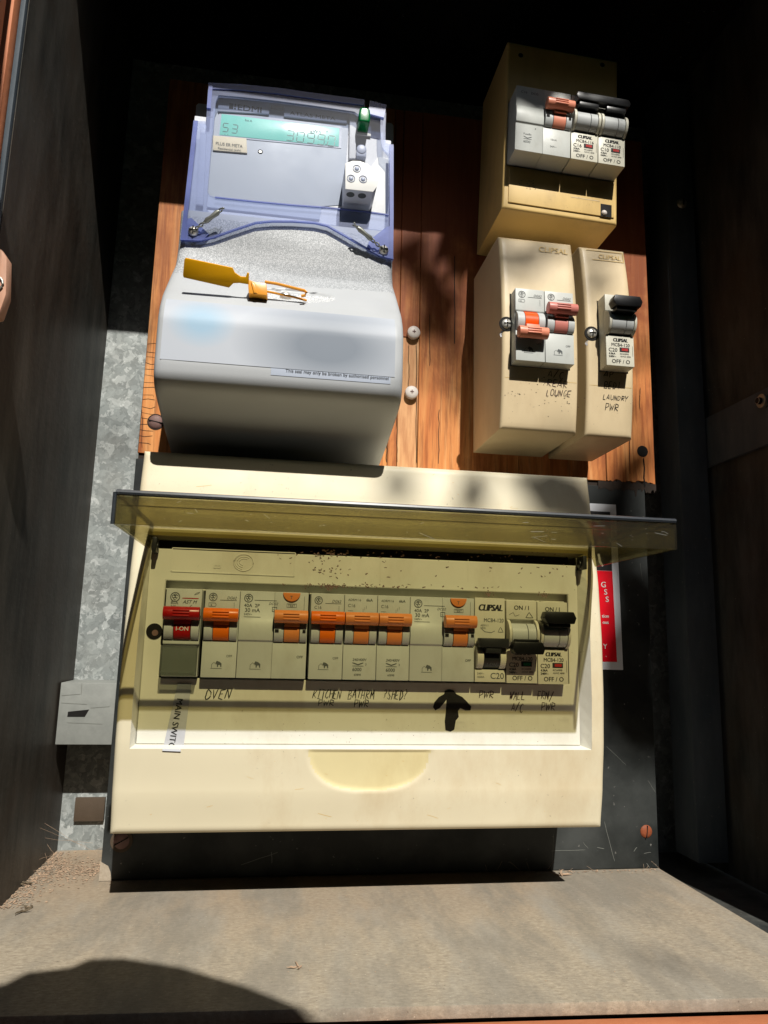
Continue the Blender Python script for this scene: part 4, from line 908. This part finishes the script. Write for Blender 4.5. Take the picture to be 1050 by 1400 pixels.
# upper tilted box: local frame, origin at its lower left front corner
TH = R(2.1)
B1 = thing('breaker_box', 'four pole yellowed box, highest on the board, half in shade', 'breaker box', (102.6, -60, 266.2), TH, 'small cream breaker boxes')
BW, BH = 76.6, 120.5; bz = 30.5; bx = 2.2
def loc1(x, y, z): return (102.6+x*math.cos(TH)+z*math.sin(TH), -60+y, 266.2-x*math.sin(TH)+z*math.cos(TH))
xs = grid(0, BW, 6, 1.6, (bx-.5, bx+72.3)); zs = grid(0, BH, 6, 1.6, (bz-.5, bz+45.5))
shell(xs, zs, lambda x, z: rnd_edge(x, z, 0, BW, 0, BH, 1.6), lambda x, z: bx-.5 < x < bx+72.3 and bz-.5 < z < bz+45.5, 57).build('cover', 'cream_old', B1, recalc=False, angle=50)
MB().box(1, BW-1, 56.5, 59.4, 1, BH-1).build('base', 'cream_old', B1, bevel=.6)
MB().box(bx-1, bx+73, 10, 12, bz-2, bz+47).build('inner_tray', 'hollow', B1)
pn = MB().box(3.6, BW-2.4, -.9, .6, 4.2, bz-1.8).build('lower_panel', 'cream_old', B1, bevel=.5)
MB().box(BW-11.8, BW-4.4, -1.1, -.7, 3.9, 12.6).build('notch', 'hollow', pn)
MB().dome((BW-9.4, -1.0, 6.4), 1.9, 1.4).build('screw', 'white_cap', pn)
MB().stroke([(BW-32, 14.2), (BW-12.5, 14.2)], .35, -.9).build('moulded_line', 'cream_box', pn)
sm = MB()
for k in range(30): x, z = 9+rnd.uniform(0, 14), 18+rnd.uniform(-3, 3.5); sm.stroke([(x, z), (x+rnd.uniform(-1, 1), z+rnd.uniform(-.8, .8))], rnd.uniform(.2, .5), -.9)
sm.build('pen_smudge', 'ink', pn)
for x, z in ((9, BH-9), (BW-11, BH-5)): MB().cyl((x, -.15, z), 1.6, .4, 'y', 14).build('screw_hole', 'hollow', B1)
LK = MB()
def b1(fn, x, label, **k): return fn(loc1(x, -15.0, bz), label, rot=TH, **k)
b1(ge_rcd, bx, 'double width breaker with orange toggle in the upper tilted box', tog='salmon', dr_='salmon', style='rcbo', group='double width safety switches')
a_ = b1(four_series, bx+36.3, 'left breaker of the linked black pair in the upper tilted box', rating='C16', bar=False, group=g2, model='MCB4-116')
b_ = b1(four_series, bx+54.3, 'right breaker of the linked black pair in the upper tilted box', rating='C10', bar=False, group=g2, model='MCB4-110')
MB().xz([(1.0, 41.6), (34.6, 41.6), (36.0, 39.0), (35.0, 36.4), (1.4, 36.4), (0, 39.0)], -7.6, -2.5).box(2.6, 15.4, -6.4, -1.5, 33, 36.2).box(20.6, 33.4, -6.4, -1.5, 33, 36.2).build('linked_toggle', 'black', a_, bevel=.6)

# ------------------------------------------------------------ electricity meter
MX0, MX1 = -93.4, 36.4
w = W('electricity_meter', 'grey electricity meter with a blue clear cover on the wooden board', 'electricity meter', (-28.5, 0, 112))
mprof = [(108, -8), (113, -40), (118.5, -66), (123, -85), (125.5, -90), (129.5, -93), (135, -94), (160, -94), (167, -92), (176, -86.5), (198, -65.5), (212, -51.5), (221, -48.0), (229, -47.2), (250, -47.2)]
def mlerp(z):
    if z <= mprof[0][0]: return mprof[0][1]
    for (a, b), (c, d) in zip(mprof, mprof[1:]):
        if z <= c: return b+(d-b)*(z-a)/(c-a)
    return mprof[-1][1]
def smooth_m(z): return sum(mlerp(z+k)*w_ for k, w_ in ((-2, .15), (-1, .2), (0, .3), (1, .2), (2, .15)))
DXC, DZC = at(403, 396, -80)
def dish_in(x, z):
    u, v = (x-DXC)/23.5, (z-DZC)/(8.6 if z < DZC else 5.0)
    return 1-u*u-v*v
def my(x, z): 
    d = min(x-MX0, MX1-x); r = 4.5
    e = 0 if d >= r else r-math.sqrt(max(0, r*r-(r-d)**2))
    y = smooth_m(z)+e*.8
    d_ = dish_in(x, z)
    if d_ > 0: y += min(2.0, (z-(DZC-8.6*math.sqrt(max(0, 1-((x-DXC)/23.5)**2))))*.42)*min(1, d_*3)
    return min(y, -.5)
xs = grid(MX0, MX1, 1.5, 7, ()); zs = [108+i*.9 for i in range(int((250-108)/.9)+1)]
def mmat(x, z): return 2 if dish_in(x, z) > 0 and z < DZC+1.5 else 1 if 199+1.5*math.sin(x*.06) < z < 246 else 0
tcv = w.part('terminal_cover', shell(xs, zs, my, None, 0, 0, mmat), ['meter_grey', 'meter_tex', 'meter_sunlit'], recalc=False, angle=60)
# upper body
w.part('body', MB().box(-82, 29.2, -41, 0, 318, 337).box(-90.5, 34.2, -41, 0, 231, 317.9), 'meter_white', bevel=.8)
w.part('mounting_ear', MB().xz([(-93.2, 318), (-80, 318), (-80, 343.6), (-92, 343.6), (-93.2, 342)], -20, -2), 'meter_white', bevel=1)
w.part('mounting_ear', MB().xz([(28, 318), (38.9, 318), (38.9, 346), (37.3, 347.5), (28, 347.5)], -20, -2), 'meter_white', bevel=1)
YM = -41.2
P = lambda px, py, y=YM-1: at(px, py, y)
fp = MB().xz([P(293, 128), P(478, 152), P(473, 222), P(471, 280), P(440, 282), P(437, 300), P(283, 283)], YM-1.0, YM+.5)
w.part('name_plate', fp, 'meter_face', bevel=.3)
nt = w.part('brand_tab', MB().xz([P(299, 134), P(369, 142), P(368, 158), P(298, 154)], YM-2.4, YM-1), 'meter_ridge', bevel=.5)
nt2 = w.part('model_tab', MB().xz([P(389, 145), P(475, 155), P(474, 170), P(388, 161)], YM-2.4, YM-1), 'meter_ridge', bevel=.5)
w.part('tab_gap', MB().xz([P(370, 144), P(388, 146), P(388, 152), P(370, 150)], YM-1.3, YM-.9), 'galv_dull')
m_ = MB(); x, z = at(325, 150, YM-2.5); m_.text('EDMI', x, z, 5.5, YM-2.4, 0, .1, 0, 'L', sx=1.25)
for dx, dz, s_ in ((-5.6, 0, 4.4), ): m_.box(x-5.4, x-2.8, YM-2.5, YM-2.38, z, z+4); m_.box(x-2.2, x-1, YM-2.5, YM-2.38, z+3, z+4); m_.box(x-2.2, x-1.2, YM-2.5, YM-2.38, z, z+1.2); m_.box(x-2.2, x-1.2, YM-2.5, YM-2.38, z+1.8, z+2.8)
w.part('printed_lettering', m_, 'ink_black', parent=nt)
m_ = MB(); x, z = at(396, 156.5, YM-2.5); m_.text('ATLAS META', x, z, 3.4, YM-2.4, 0, .03, 0, 'L', sx=1.5); w.part('printed_lettering', m_, 'ink', parent=nt2)
L_ = [P(303, 156.5), P(464, 176), P(463, 201), P(300, 185)]
lc = w.part('display', MB().xz(L_, YM-1.5, YM-.8), 'lcd', bevel=.15)
w.part('display_bezel', MB().xz([P(300, 152.5), P(467, 173), P(466.5, 203), P(298, 187)], YM-1.3, YM-.9), 'meter_ridge')
SEG = {'0': 'abcdef', '3': 'abgcd', '9': 'abcdfg', '5': 'afgcd', 'S': 'afgcd', '1': 'bc', '7': 'abc'}
def seg7(mb, ch, x, z, h, wd, m=0, y=YM-1.5, sk=.08):
    q_ = {'a': ((0, 1), (1, 1)), 'b': ((1, 1), (1, .5)), 'c': ((1, .5), (1, 0)), 'd': ((0, 0), (1, 0)), 'e': ((0, 0), (0, .5)), 'f': ((0, .5), (0, 1)), 'g': ((0, .5), (1, .5))}
    for s_ in SEG[ch]:
        (a, b), (c_, d_) = q_[s_]; g_ = .06
        dx, dz = (c_-a), (d_-b); A = (a+dx*g_, b+dz*g_*1.5); B_ = (c_-dx*g_, d_-dz*g_*1.5)
        mb.stroke([(x+A[0]*wd+sk*A[1]*h, z+A[1]*h), (x+B_[0]*wd+sk*B_[1]*h, z+B_[1]*h)], .62, y, m, .07)
lm_ = MB(); yl = YM-1.55
x, z = at(304, 179.5, yl); seg7(lm_, 'S', x, z, 5.8, 3.2); seg7(lm_, '3', x+5.6, z-.2, 5.8, 3.2)
x, z = at(391, 191.5, yl)
for k, ch_ in enumerate('30990'): seg7(lm_, ch_, x+k*6.55, z, 7.0, 4.3)
lm_.text('kWh', *at(424, 181, yl), 3.6, yl, 0, .04); lm_.text('Set A', *at(335, 165.5, yl), 2.0, yl); lm_.text('n', *at(446, 181.5, yl), 3.0, yl)
cx, cz = at(404, 173, yl); lm_.stroke([(cx+1.8*math.cos(a), cz+1.1*math.sin(a)) for a in [i*math.pi/6 for i in range(13)]], .22, yl, 0, .07); lm_.text('m', cx-1, cz-.6, 1.6, yl)
lm_.text('. .', *at(307, 184, yl), 3.5, yl); lm_.box(*(at(446, 197, yl)[0]-.4, at(446, 197, yl)[0]+.3), yl-.08, yl, at(446, 197, yl)[1]-.6, at(446, 197, yl)[1]+.2)
w.part('display_digits', lm_, 'lcd_ink', parent=lc)
sk_ = w.part('sticker', MB().xz([P(291, 185, YM-2), P(337, 189, YM-2), P(338, 209, YM-2), P(291, 205, YM-2)], YM-2.0, YM-1), 'sticker_cream', bevel=.25)
m_ = MB(); x, z = at(295, 198, YM-2); m_.text('PLUS ER META', x, z, 3.0, YM-2, 0, .03, 0, 'L', sx=.86); x, z = at(298, 204, YM-2); m_.text('Residential (kW)', x, z, 2.1, YM-2, 0, .01)
w.part('printed_lettering', m_, 'ink', parent=sk_)
x, z = at(356, 207.5, YM-1); w.part('status_lamp', MB().tube([(x+1.3*math.cos(a), YM-1.1, z+1.1*math.sin(a)) for a in [i*math.pi/6 for i in range(12)]], .35, 6, closed=True).cyl((x, YM-1.2, z), 1.0, .4, 'y', 14, 1), ['ink_black', 'steel'])
w.part('side_rib', MB().xz([P(478, 150), P(487, 151), P(486, 218), P(477, 218)], YM-2.4, YM-.8), 'meter_white', bevel=.3)
w.part('side_rib', MB().xz([P(275, 168), P(283, 169), P(278, 282), P(268, 281)], YM-2.4, YM-.8), 'meter_white', bevel=.3)
# green button, little lamp, optical port
x, z = at(496.5, 169, YM-4); gb = MB().xz([(x-3.4, z-4.6), (x+3.4, z-4.6), (x+3.7, z+.5), (x+3.3, z+4.6), (x+1.5, z+5.6), (x-1.5, z+5.6), (x-3.3, z+4.6), (x-3.7, z+.5)], YM-12, YM)
w.part('button_frame', MB().box(x-5.6, x+5.6, YM-1.4, YM-.6, z-6.2, z+6.4), 'port_white', bevel=.3)
w.part('button', gb, 'led_green', bevel=1.2, seg=3)
x, z = at(494, 206, YM-3); w.part('optical_lamp', MB().cyl((x, YM-5, z), 3.2, 5, 'y', 20).box(x-3.2, x+3.2, YM-4.4, YM, z-5, z), 'meter_ridge', bevel=.9)
YP = -62
x0, z0 = at(472, 260, YP); pp = [at(a, b, YP) for a, b in [(472, 224), (482, 220.5), (492, 221), (503, 225), (512, 233), (516, 245), (515, 256), (510, 263), (472, 259)]]
pt = w.part('optical_port', MB().xz(pp, YP, YM-.5), 'meter_white', bevel=.5)
w.part('port_face', MB().xz([(a, b) for a, b in pp], YP-.6, YP-.05), 'port_white', parent=pt, bevel=.2)
for px, py in ((488, 230), (480, 243.5), (496.5, 244.5)):
    x, z = at(px, py, YP-1)
    w.part('port_ring', MB().tube([(x+2.3*math.cos(a), YP-.7, z+2.3*math.sin(a)) for a in [i*math.pi/9 for i in range(18)]], .28, 6, closed=True).dome((x, YP-.6, z), 1.5, .6), 'meter_ridge', parent=pt)
pcz = pp[-1][1]
for px in (480, 496): x, _ = at(px, 265, YP); w.part('port_hole', MB().cyl((x, YP+4.5, pcz-.15), 2.5, .4, 'z', 16), 'ink', parent=pt)
w.part('port_plate', MB().xz([P(441, 281), P(531, 292), P(533, 216), P(517, 214), P(470, 281)], YM-.6, YM+.4), 'port_white')
x, z = at(478, 289, YM-1); w.part('printed_lettering', MB().text('ATLAS-0000', x, z, 2.6, YM-.7, 0, 0), 'ink')
# clear cover
YC = -48.5
oc = [at(a, b, YC) for a, b in [(285, 114), (330, 116), (380, 121), (430, 128), (498, 137), (499, 152), (504, 152), (505, 139), (528, 145), (527, 178), (527, 196), (538, 200), (537.5, 300), (537, 357), (520, 353), (497, 341), (470, 325), (447, 312), (430, 308), (400, 306), (372, 306), (350, 308), (320, 318), (292, 328), (275, 332), (247, 331), (257, 240), (265, 166), (282, 167), (283.5, 140)]]
ic = [at(a, b, YC) for a, b in [(299, 131), (330, 133.5), (380, 139), (430, 145.5), (484, 153.5), (489, 157), (504, 159), (509, 158), (520, 160), (520, 180), (522, 202), (531, 212), (531.5, 270), (530, 294), (515, 292), (497, 290), (470, 287), (447, 285), (430, 283.5), (400, 281), (372, 278), (350, 276), (320, 273), (294, 270), (287, 268), (284, 262), (287, 225), (290, 190), (292, 175), (295, 140)]]
cv = w.part('clear_cover', MB().xz(ic, YC+.2, YC+1.0), 'cover_clear')
w.part('cover_skirt', MB().ring(oc, ic, YC-.6, YC+1.4), 'cover_blue', parent=cv, smooth=False)
def band(pxs, wd, y0, y1, name='cover_rim', mt='cover_deep'):
    mb = MB(); L = [at(a, b, YC) for a, b in pxs]; out = []; inn = []
    for i, p in enumerate(L):
        a = Vector(L[max(i-1, 0)]); b = Vector(L[min(i+1, len(L)-1)]); d_ = (b-a).normalized(); n_ = Vector((d_.y, -d_.x))*wd
        out.append(p); inn.append((p[0]+n_.x, p[1]+n_.y))
    mb.xz(out+inn[::-1], y0, y1); return w.part(name, mb, mt, parent=cv)
band([(286, 115), (330, 117), (380, 122), (430, 129), (498, 138)], 4.2, YC-1.3, YC-.65)
band([(506, 140), (528, 146)], 9.5, YC-1.8, YC-.65)
band([(247, 330), (257, 240), (265, 167)], 2.6, YC-1.8, YC-.65)
band([(283, 150), (286, 116)], 2.4, YC-1.8, YC-.65)
band([(537.5, 200), (537.5, 300), (537, 356)], 2.4, YC-1.8, YC-.65)
band([(537, 356.5), (520, 352.5), (497, 340.5), (470, 324.5), (447, 311.5), (430, 307.5), (400, 305.5), (372, 305.5), (350, 307.5), (320, 317.5), (292, 327.5), (275, 331.5), (247, 330.5)], .9, YC-2.2, YC-.65)
band([(531, 296), (497, 291), (447, 286), (400, 282.5), (350, 278), (294, 272)], .7, YC-1.6, YC-.65)
w.part('cover_corner', MB().xz([at(a, b, YC) for a, b in [(247, 331), (250, 302), (262, 300), (286, 322), (275, 332)]], YC-1.7, YC-.65), 'cover_deep', parent=cv)
w.part('cover_corner', MB().xz([at(a, b, YC) for a, b in [(537, 357), (520, 353), (500, 342), (505, 330), (528, 312), (537.5, 310)]], YC-1.7, YC-.65), 'cover_deep', parent=cv)
# cover side walls down to the body
sw_ = MB()
for a, b in zip(oc, oc[1:]+oc[:1]):
    if not (a[1] > 332 and b[1] > 332):
        sw_.add([(a[0], YC+1.4, a[1]), (b[0], YC+1.4, b[1]), (b[0], -40.5, b[1]), (a[0], -40.5, a[1])], [(0, 1, 2, 3)])
w.part('cover_wall', sw_, 'cover_blue', parent=cv, smooth=False)
# seal screws
for px, py in ((264, 315), (525, 341)):
    x, z = at(px, py, YC-3); s_ = w.part('seal_screw', MB().dome((x, YC-1.9, z), 3.1, 2.4, 16, 4), 'steel')
    w.part('slot', MB().box(x-.35, x+.35, YC-4.6, YC-3.6, z-2.4, z+2.4).box(x-2.4, x+2.4, YC-4.6, YC-3.6, z-.35, z+.35), 'hollow', parent=s_)
# terminal cover screw + blurred label
x, z = at(390.5, 404, -80); ys = my(x, z)
dish = [(x+23*math.cos(a), 184+7*math.sin(a)) for a in [math.pi+math.pi*i/14 for i in range(15)]]
ts = w.part('terminal_screw', MB().dome((x, ys-1.0, z), 3.4, 2.6, 18, 4), 'steel')
lbm = shell([at(222, 450, -94)[0]+i*(at(541, 450, -94)[0]-at(222, 450, -94)[0])/10 for i in range(11)], [136.5+i*2.2 for i in range(17)], lambda x_, z_: my(x_, z_)-.25, None, -85)
w.part('blurred_label', lbm, 'meter_label', recalc=False)
tb = w.part('notice_strip', shell([at(370, 515, -94)[0]+i*(at(534, 515, -94)[0]-at(370, 515, -94)[0])/6 for i in range(7)], [132.6, 134, 136.2], lambda x_, z_: my(x_, z_)-.2, None, -85), 'meter_face', recalc=False)
m_ = MB(); x, z = at(531, 521, -94); m_.text('This seal may only be broken by authorised personnel', x, z+.6, 2.5, lambda a, b: my(a, b)-.3, 0, .01, 0, 'R'); w.part('printed_lettering', m_, 'ink_black', parent=tb)

# wire seals: twisted wire with a crimped sleeve
def wire_seal(a, b, label):
    (x0, z0), (x1, z1) = at(*a, YC-4), at(*b, YC-9)
    ww = W('wire_seal', label, 'wire seal', (x0, YC-3, z0), 'twisted wire seals on the clear meter cover')
    A = Vector((x0, YC-3.4, z0)); B_ = Vector((x1, YC-9, z1)); d_ = B_-A; n_ = Vector((-d_.z, 0, d_.x)).normalized()
    for ph in (0, math.pi): ww.part('wire', MB().tube([A+d_*t_+n_*.8*math.sin(t_*20+ph)+Vector((0, .8*math.cos(t_*20+ph), 0)) for t_ in [i/40 for i in range(41)]], .45, 6), 'wire')
    ww.part('sleeve', MB().tube([A+d_*t_ for t_ in (.38, .45, .6, .78, .86)], [.9, 1.7, 1.3, 1.75, .9], 10), 'wire')
wire_seal((264, 315), (306, 284), 'twisted wire seal at the lower left of the meter cover')
wire_seal((525, 341), (483, 306), 'twisted wire seal at the lower right of the meter cover')
# amber seal tag
YT = -89
w = W('seal_tag', 'amber plastic seal tag threaded through the meter screw', 'seal tag', (-70, YT, 185))
Q = lambda px, py, y=YT: at(px, py, y)
def Qf(px, py): Y_ = YT-max(0, (394-py))*.2; x_, z_ = at(px, py, Y_); return (x_, Y_, z_)
fo = [Qf(*p_) for p_ in [(254, 353), (318, 366.5), (321, 373), (329, 378.5), (336, 379), (338, 373), (340.5, 374), (340, 389), (327, 387), (319, 387.5), (313, 393.5), (251, 379.5), (250, 376), (252, 355)]]
fl_ = MB(); n = len(fo)
fl_.add(fo+[(a, b+.8, c_+.8) for a, b, c_ in fo], [tuple(range(n)), tuple(range(2*n-1, n-1, -1))]+[((i+1) % n, i, i+n, (i+1) % n+n) for i in range(n)])
w.part('flag', fl_, 'seal_orange', bevel=.2)
w.part('clip', MB().xz([Q(339, 383), Q(350, 387), Q(364, 388), Q(366, 405), Q(340, 402)], YT-1, YT+9).xz([Q(343, 386), Q(349, 391), Q(352, 403), Q(347, 402)], YT-1.8, YT-.9), 'seal_clip', bevel=.6)
loop = [Q(362, 386), Q(378, 388), Q(400, 393), Q(416, 396.5), Q(419, 399), Q(417, 403), Q(412, 404)]
w.part('strap', MB().tube([(a, YT-.5+min(i, 3)*.4, b) for i, (a, b) in enumerate(loop)], .85, 8).tube([(Q(364, 396)[0], YT+2, Q(364, 396)[1]), (Q(400, 401)[0], YT+4, Q(400, 401)[1]), (Q(420, 404)[0], YT+6, Q(420, 404)[1])], .6, 6), 'seal_clip')

# ------------------------------------------------------------ debris on the shelf
def crumb(x, y, s_): 
    a = rnd.random()*6.3; return [(x+s_*math.cos(a+k*1.7)*rnd.uniform(.5, 1), y+s_*math.sin(a+k*1.7)*rnd.uniform(.5, 1), ZF+.15+rnd.random()*s_*.5) for k in range(4)]
cm = MB()
for k in range(2200):
    t_ = rnd.random()
    if k < 1500:
        x = XL+abs(rnd.gauss(0, 7)); y = rnd.uniform(-40, 60)
        if rnd.random() < .5: x, y = XL+2+rnd.random()*34, 20+rnd.gauss(0, 12)
    elif k < 1900: x, y = rnd.uniform(-110, 220), rnd.uniform(-3, 0)-abs(rnd.gauss(0, 2.5))
    else: x, y = rnd.uniform(-150, 220), rnd.uniform(-145, -5)
    q = crumb(x, y, rnd.uniform(.25, 1.1) if k < 1900 else rnd.uniform(.2, .5)); cm.add(q, [(0, 1, 2), (0, 2, 3), (0, 1, 3), (1, 2, 3)])
tag(cm.build('dust_crumbs', 'dust', smooth=False), 'pale dust and grit scattered along the shelf corners', 'debris', kind='stuff')
cw = MB()
for k in range(18):
    if k < 7: a = Vector((XL+.5, rnd.uniform(0, 60), ZF+rnd.uniform(2, 26))); b = Vector((rnd.uniform(XL+6, -118), rnd.uniform(5, 62), ZF+rnd.uniform(.3, 10)))
    else: x_ = rnd.uniform(100, 220); a = Vector((x_, .2, ZF+rnd.uniform(1, 7))); b = Vector((x_+rnd.uniform(-9, 9), -rnd.uniform(2, 9), ZF+.3))
    cw.tube([a.lerp(b, t_)-Vector((0, 0, 3*t_*(1-t_)*rnd.random())) for t_ in (0, .25, .5, .75, 1)], .06, 4)
tag(cw.build('cobweb', 'dust', smooth=False), 'fine dusty cobweb strands low in the cabinet corners', 'cobweb', kind='stuff')
def curl(name, px, py, size, label, mt='leaf_dry', n=5):
    x, y = at_z(px, py, ZF+1); m = MB()
    for k in range(n):
        a = rnd.random()*6.28; p = [Vector((x+rnd.uniform(-.3, .3)*size, y+rnd.uniform(-.3, .3)*size, ZF+.5))]
        for j in range(5): a += rnd.uniform(-.7, .7); p.append(p[-1]+Vector((math.cos(a)*size*.22, math.sin(a)*size*.22, rnd.uniform(-.1, .28)*size*.3)))
        for q in p: q.z = max(q.z, ZF+.3)
        m.tube(p, [size*.05, size*.09, size*.07, size*.08, size*.04, size*.02], 5)
    o_ = m.build(name, mt, sub=(x, y, ZF)); o_.location = (x*.001, y*.001, ZF*.001); tag(o_, label, 'debris', 'dead leaf scraps on the shelf')
curl('leaf_scrap', 33, 1243, 6, 'curled dry leaf scrap on the shelf by the left edge')
curl('leaf_scrap', 408, 1319, 4.5, 'tiny pale curled scrap in the middle of the sunny shelf', 'dust', 3)
curl('leaf_scrap', 18, 1208, 9, 'dark dry leaf clump against the foot of the left wall', n=8)
curl('leaf_scrap', 765, 1196, 7, 'pale fibre strand at the foot of the black panel', 'dust', 4)

# ------------------------------------------------------------ leafy branch above the viewer: throws the soft shade patches
br = W('leafy_branch', 'leafy branch hanging in front of the cabinet, outside the picture', 'branch', (300, -1500, 1700))
lf = MB()
def leaf_at(c, L, wd, rr):
    u = Vector((rr.uniform(-1, 1), rr.uniform(-1, 1), rr.uniform(-1, 1))); u = (u-SUN*u.dot(SUN)*.75).normalized()
    v_ = u.cross(SUN).normalized(); s_ = SUN
    pts = [c-u*L/2, c-u*L*.2+v_*wd/2-s_*2, c+u*L*.2+v_*wd*.42, c+u*L/2-s_*4, c+u*L*.2-v_*wd*.42, c-u*L*.2-v_*wd/2-s_*2, c+s_*3]
    lf.add(pts, [(0, 1, 6), (1, 2, 6), (2, 3, 6), (3, 4, 6), (4, 5, 6), (5, 0, 6)])
rl = random.Random(4)
def shade(target, dist, L, wd): leaf_at(Vector(target)+SUN*dist, L, wd, rl)
def atp(px, py, Y): x, z = at(px, py, Y); return (x, Y, z)
SH = [(atp(650, 665, -58), 30, 14), (atp(545, 655, -58), 22, 12), (atp(770, 670, -58), 44, 26), (atp(720, 640, -58), 20, 10), (atp(790, 690, -58), 40, 22),
      (atp(700, 365, -64), 30, 9), (atp(815, 385, -64), 26, 11), (atp(740, 345, -62), 26, 8),
      (atp(850, 560, 0), 26, 12), (atp(865, 640, 0), 34, 18), (atp(830, 470, -66), 14, 6),
      (atp(600, 430, 0), 40, 20), (atp(620, 470, 0), 24, 12), (atp(580, 380, 0), 36, 18), (atp(560, 340, 0), 40, 16),
      (atp(860, 900, 0), 60, 34), (atp(870, 970, 0), 50, 30), (atp(880, 820, 0), 50, 24), (atp(840, 720, 0), 44, 24),
      (atp(835, 238, -60), 16, 8)]
for (px, py), L, wd in 3*[((700, 90), 60, 30), ((735, 78), 60, 34), ((770, 70), 60, 34), ((810, 85), 60, 34), ((840, 95), 50, 34), ((735, 110), 46, 22), ((800, 112), 50, 22), ((845, 118), 40, 22), ((688, 130), 40, 9), ((712, 128), 26, 14), ((738, 126), 26, 12), ((762, 128), 20, 10), ((800, 134), 40, 18), ((838, 142), 34, 18), ((722, 122), 50, 26), ((712, 130), 36, 18), ((728, 132), 30, 12), ((706, 124), 30, 16)]:
    shade(atp(px+rl.uniform(-4, 4), py+rl.uniform(-3, 2), -70), 900+rl.uniform(-60, 60), L, wd)
for tgt, L, wd in SH: shade(tgt, 2600+rl.uniform(-200, 200), L*1.35, wd*1.5)
def shf(px, py): x, y = at_z(px, py, ZF); return Vector((x, y, ZF))
for px, py, L, wd in [(905, 1312, 16, 4)]: shade(shf(px, py), 2700, L*1.5, wd*1.7)
br.part('leaves', lf, 'leaf', smooth=False, recalc=False)['kind'] = 'stuff'
c0 = Vector((54, 0, 100))+SUN*2660
br.part('twig', MB().tube([c0+Vector((-260, 0, 120)), c0+Vector((-80, 10, 60)), c0+Vector((90, 0, 80)), c0+Vector((330, 0, 150))], [2, 3, 4, 6], 6), 'leaf_dry')
# unseen blocker added above the viewer, shaped to throw the round shelf shadow
blocker = W('viewer_shadow_blocker', 'round blocker added above the viewer to shade the shelf front, outside the picture', 'blocker', (-60, -520, 260))
edge = [(-40, 1352), (0, 1352), (35, 1334), (95, 1327), (122, 1315), (170, 1314), (250, 1327), (340, 1354), (460, 1402), (560, 1450)]
hp = [shf(a, b)+SUN*560 for a, b in edge]
far = [hp[-1]-Vector((0, 130, 0))*1.0, (hp[-1]+hp[0])/2-Vector((0, 190, 0)), hp[0]-Vector((0, 130, 0))]
up_ = Vector((0, 0, 3)); ring_ = hp+far
hm = MB(); n = len(ring_); cen = sum(ring_, Vector())/n+Vector((0, 0, 25))
hm.add([p for p in ring_]+[p+up_ for p in ring_]+[cen, cen+up_], [((i+1) % n, i, i+n, (i+1) % n+n) for i in range(n)]+[(i, (i+1) % n, 2*n) for i in range(n)]+[((i+1) % n+n, i+n, 2*n+1) for i in range(n)])
blocker.part('shade_sheet', hm, 'leaf_dry', recalc=True)
blocker.part('shade_cap', MB().cyl((cen.x, cen.y-55, cen.z-12), 42, 34, 'z', 28, 0, 34), 'leaf_dry', bevel=6, seg=3)
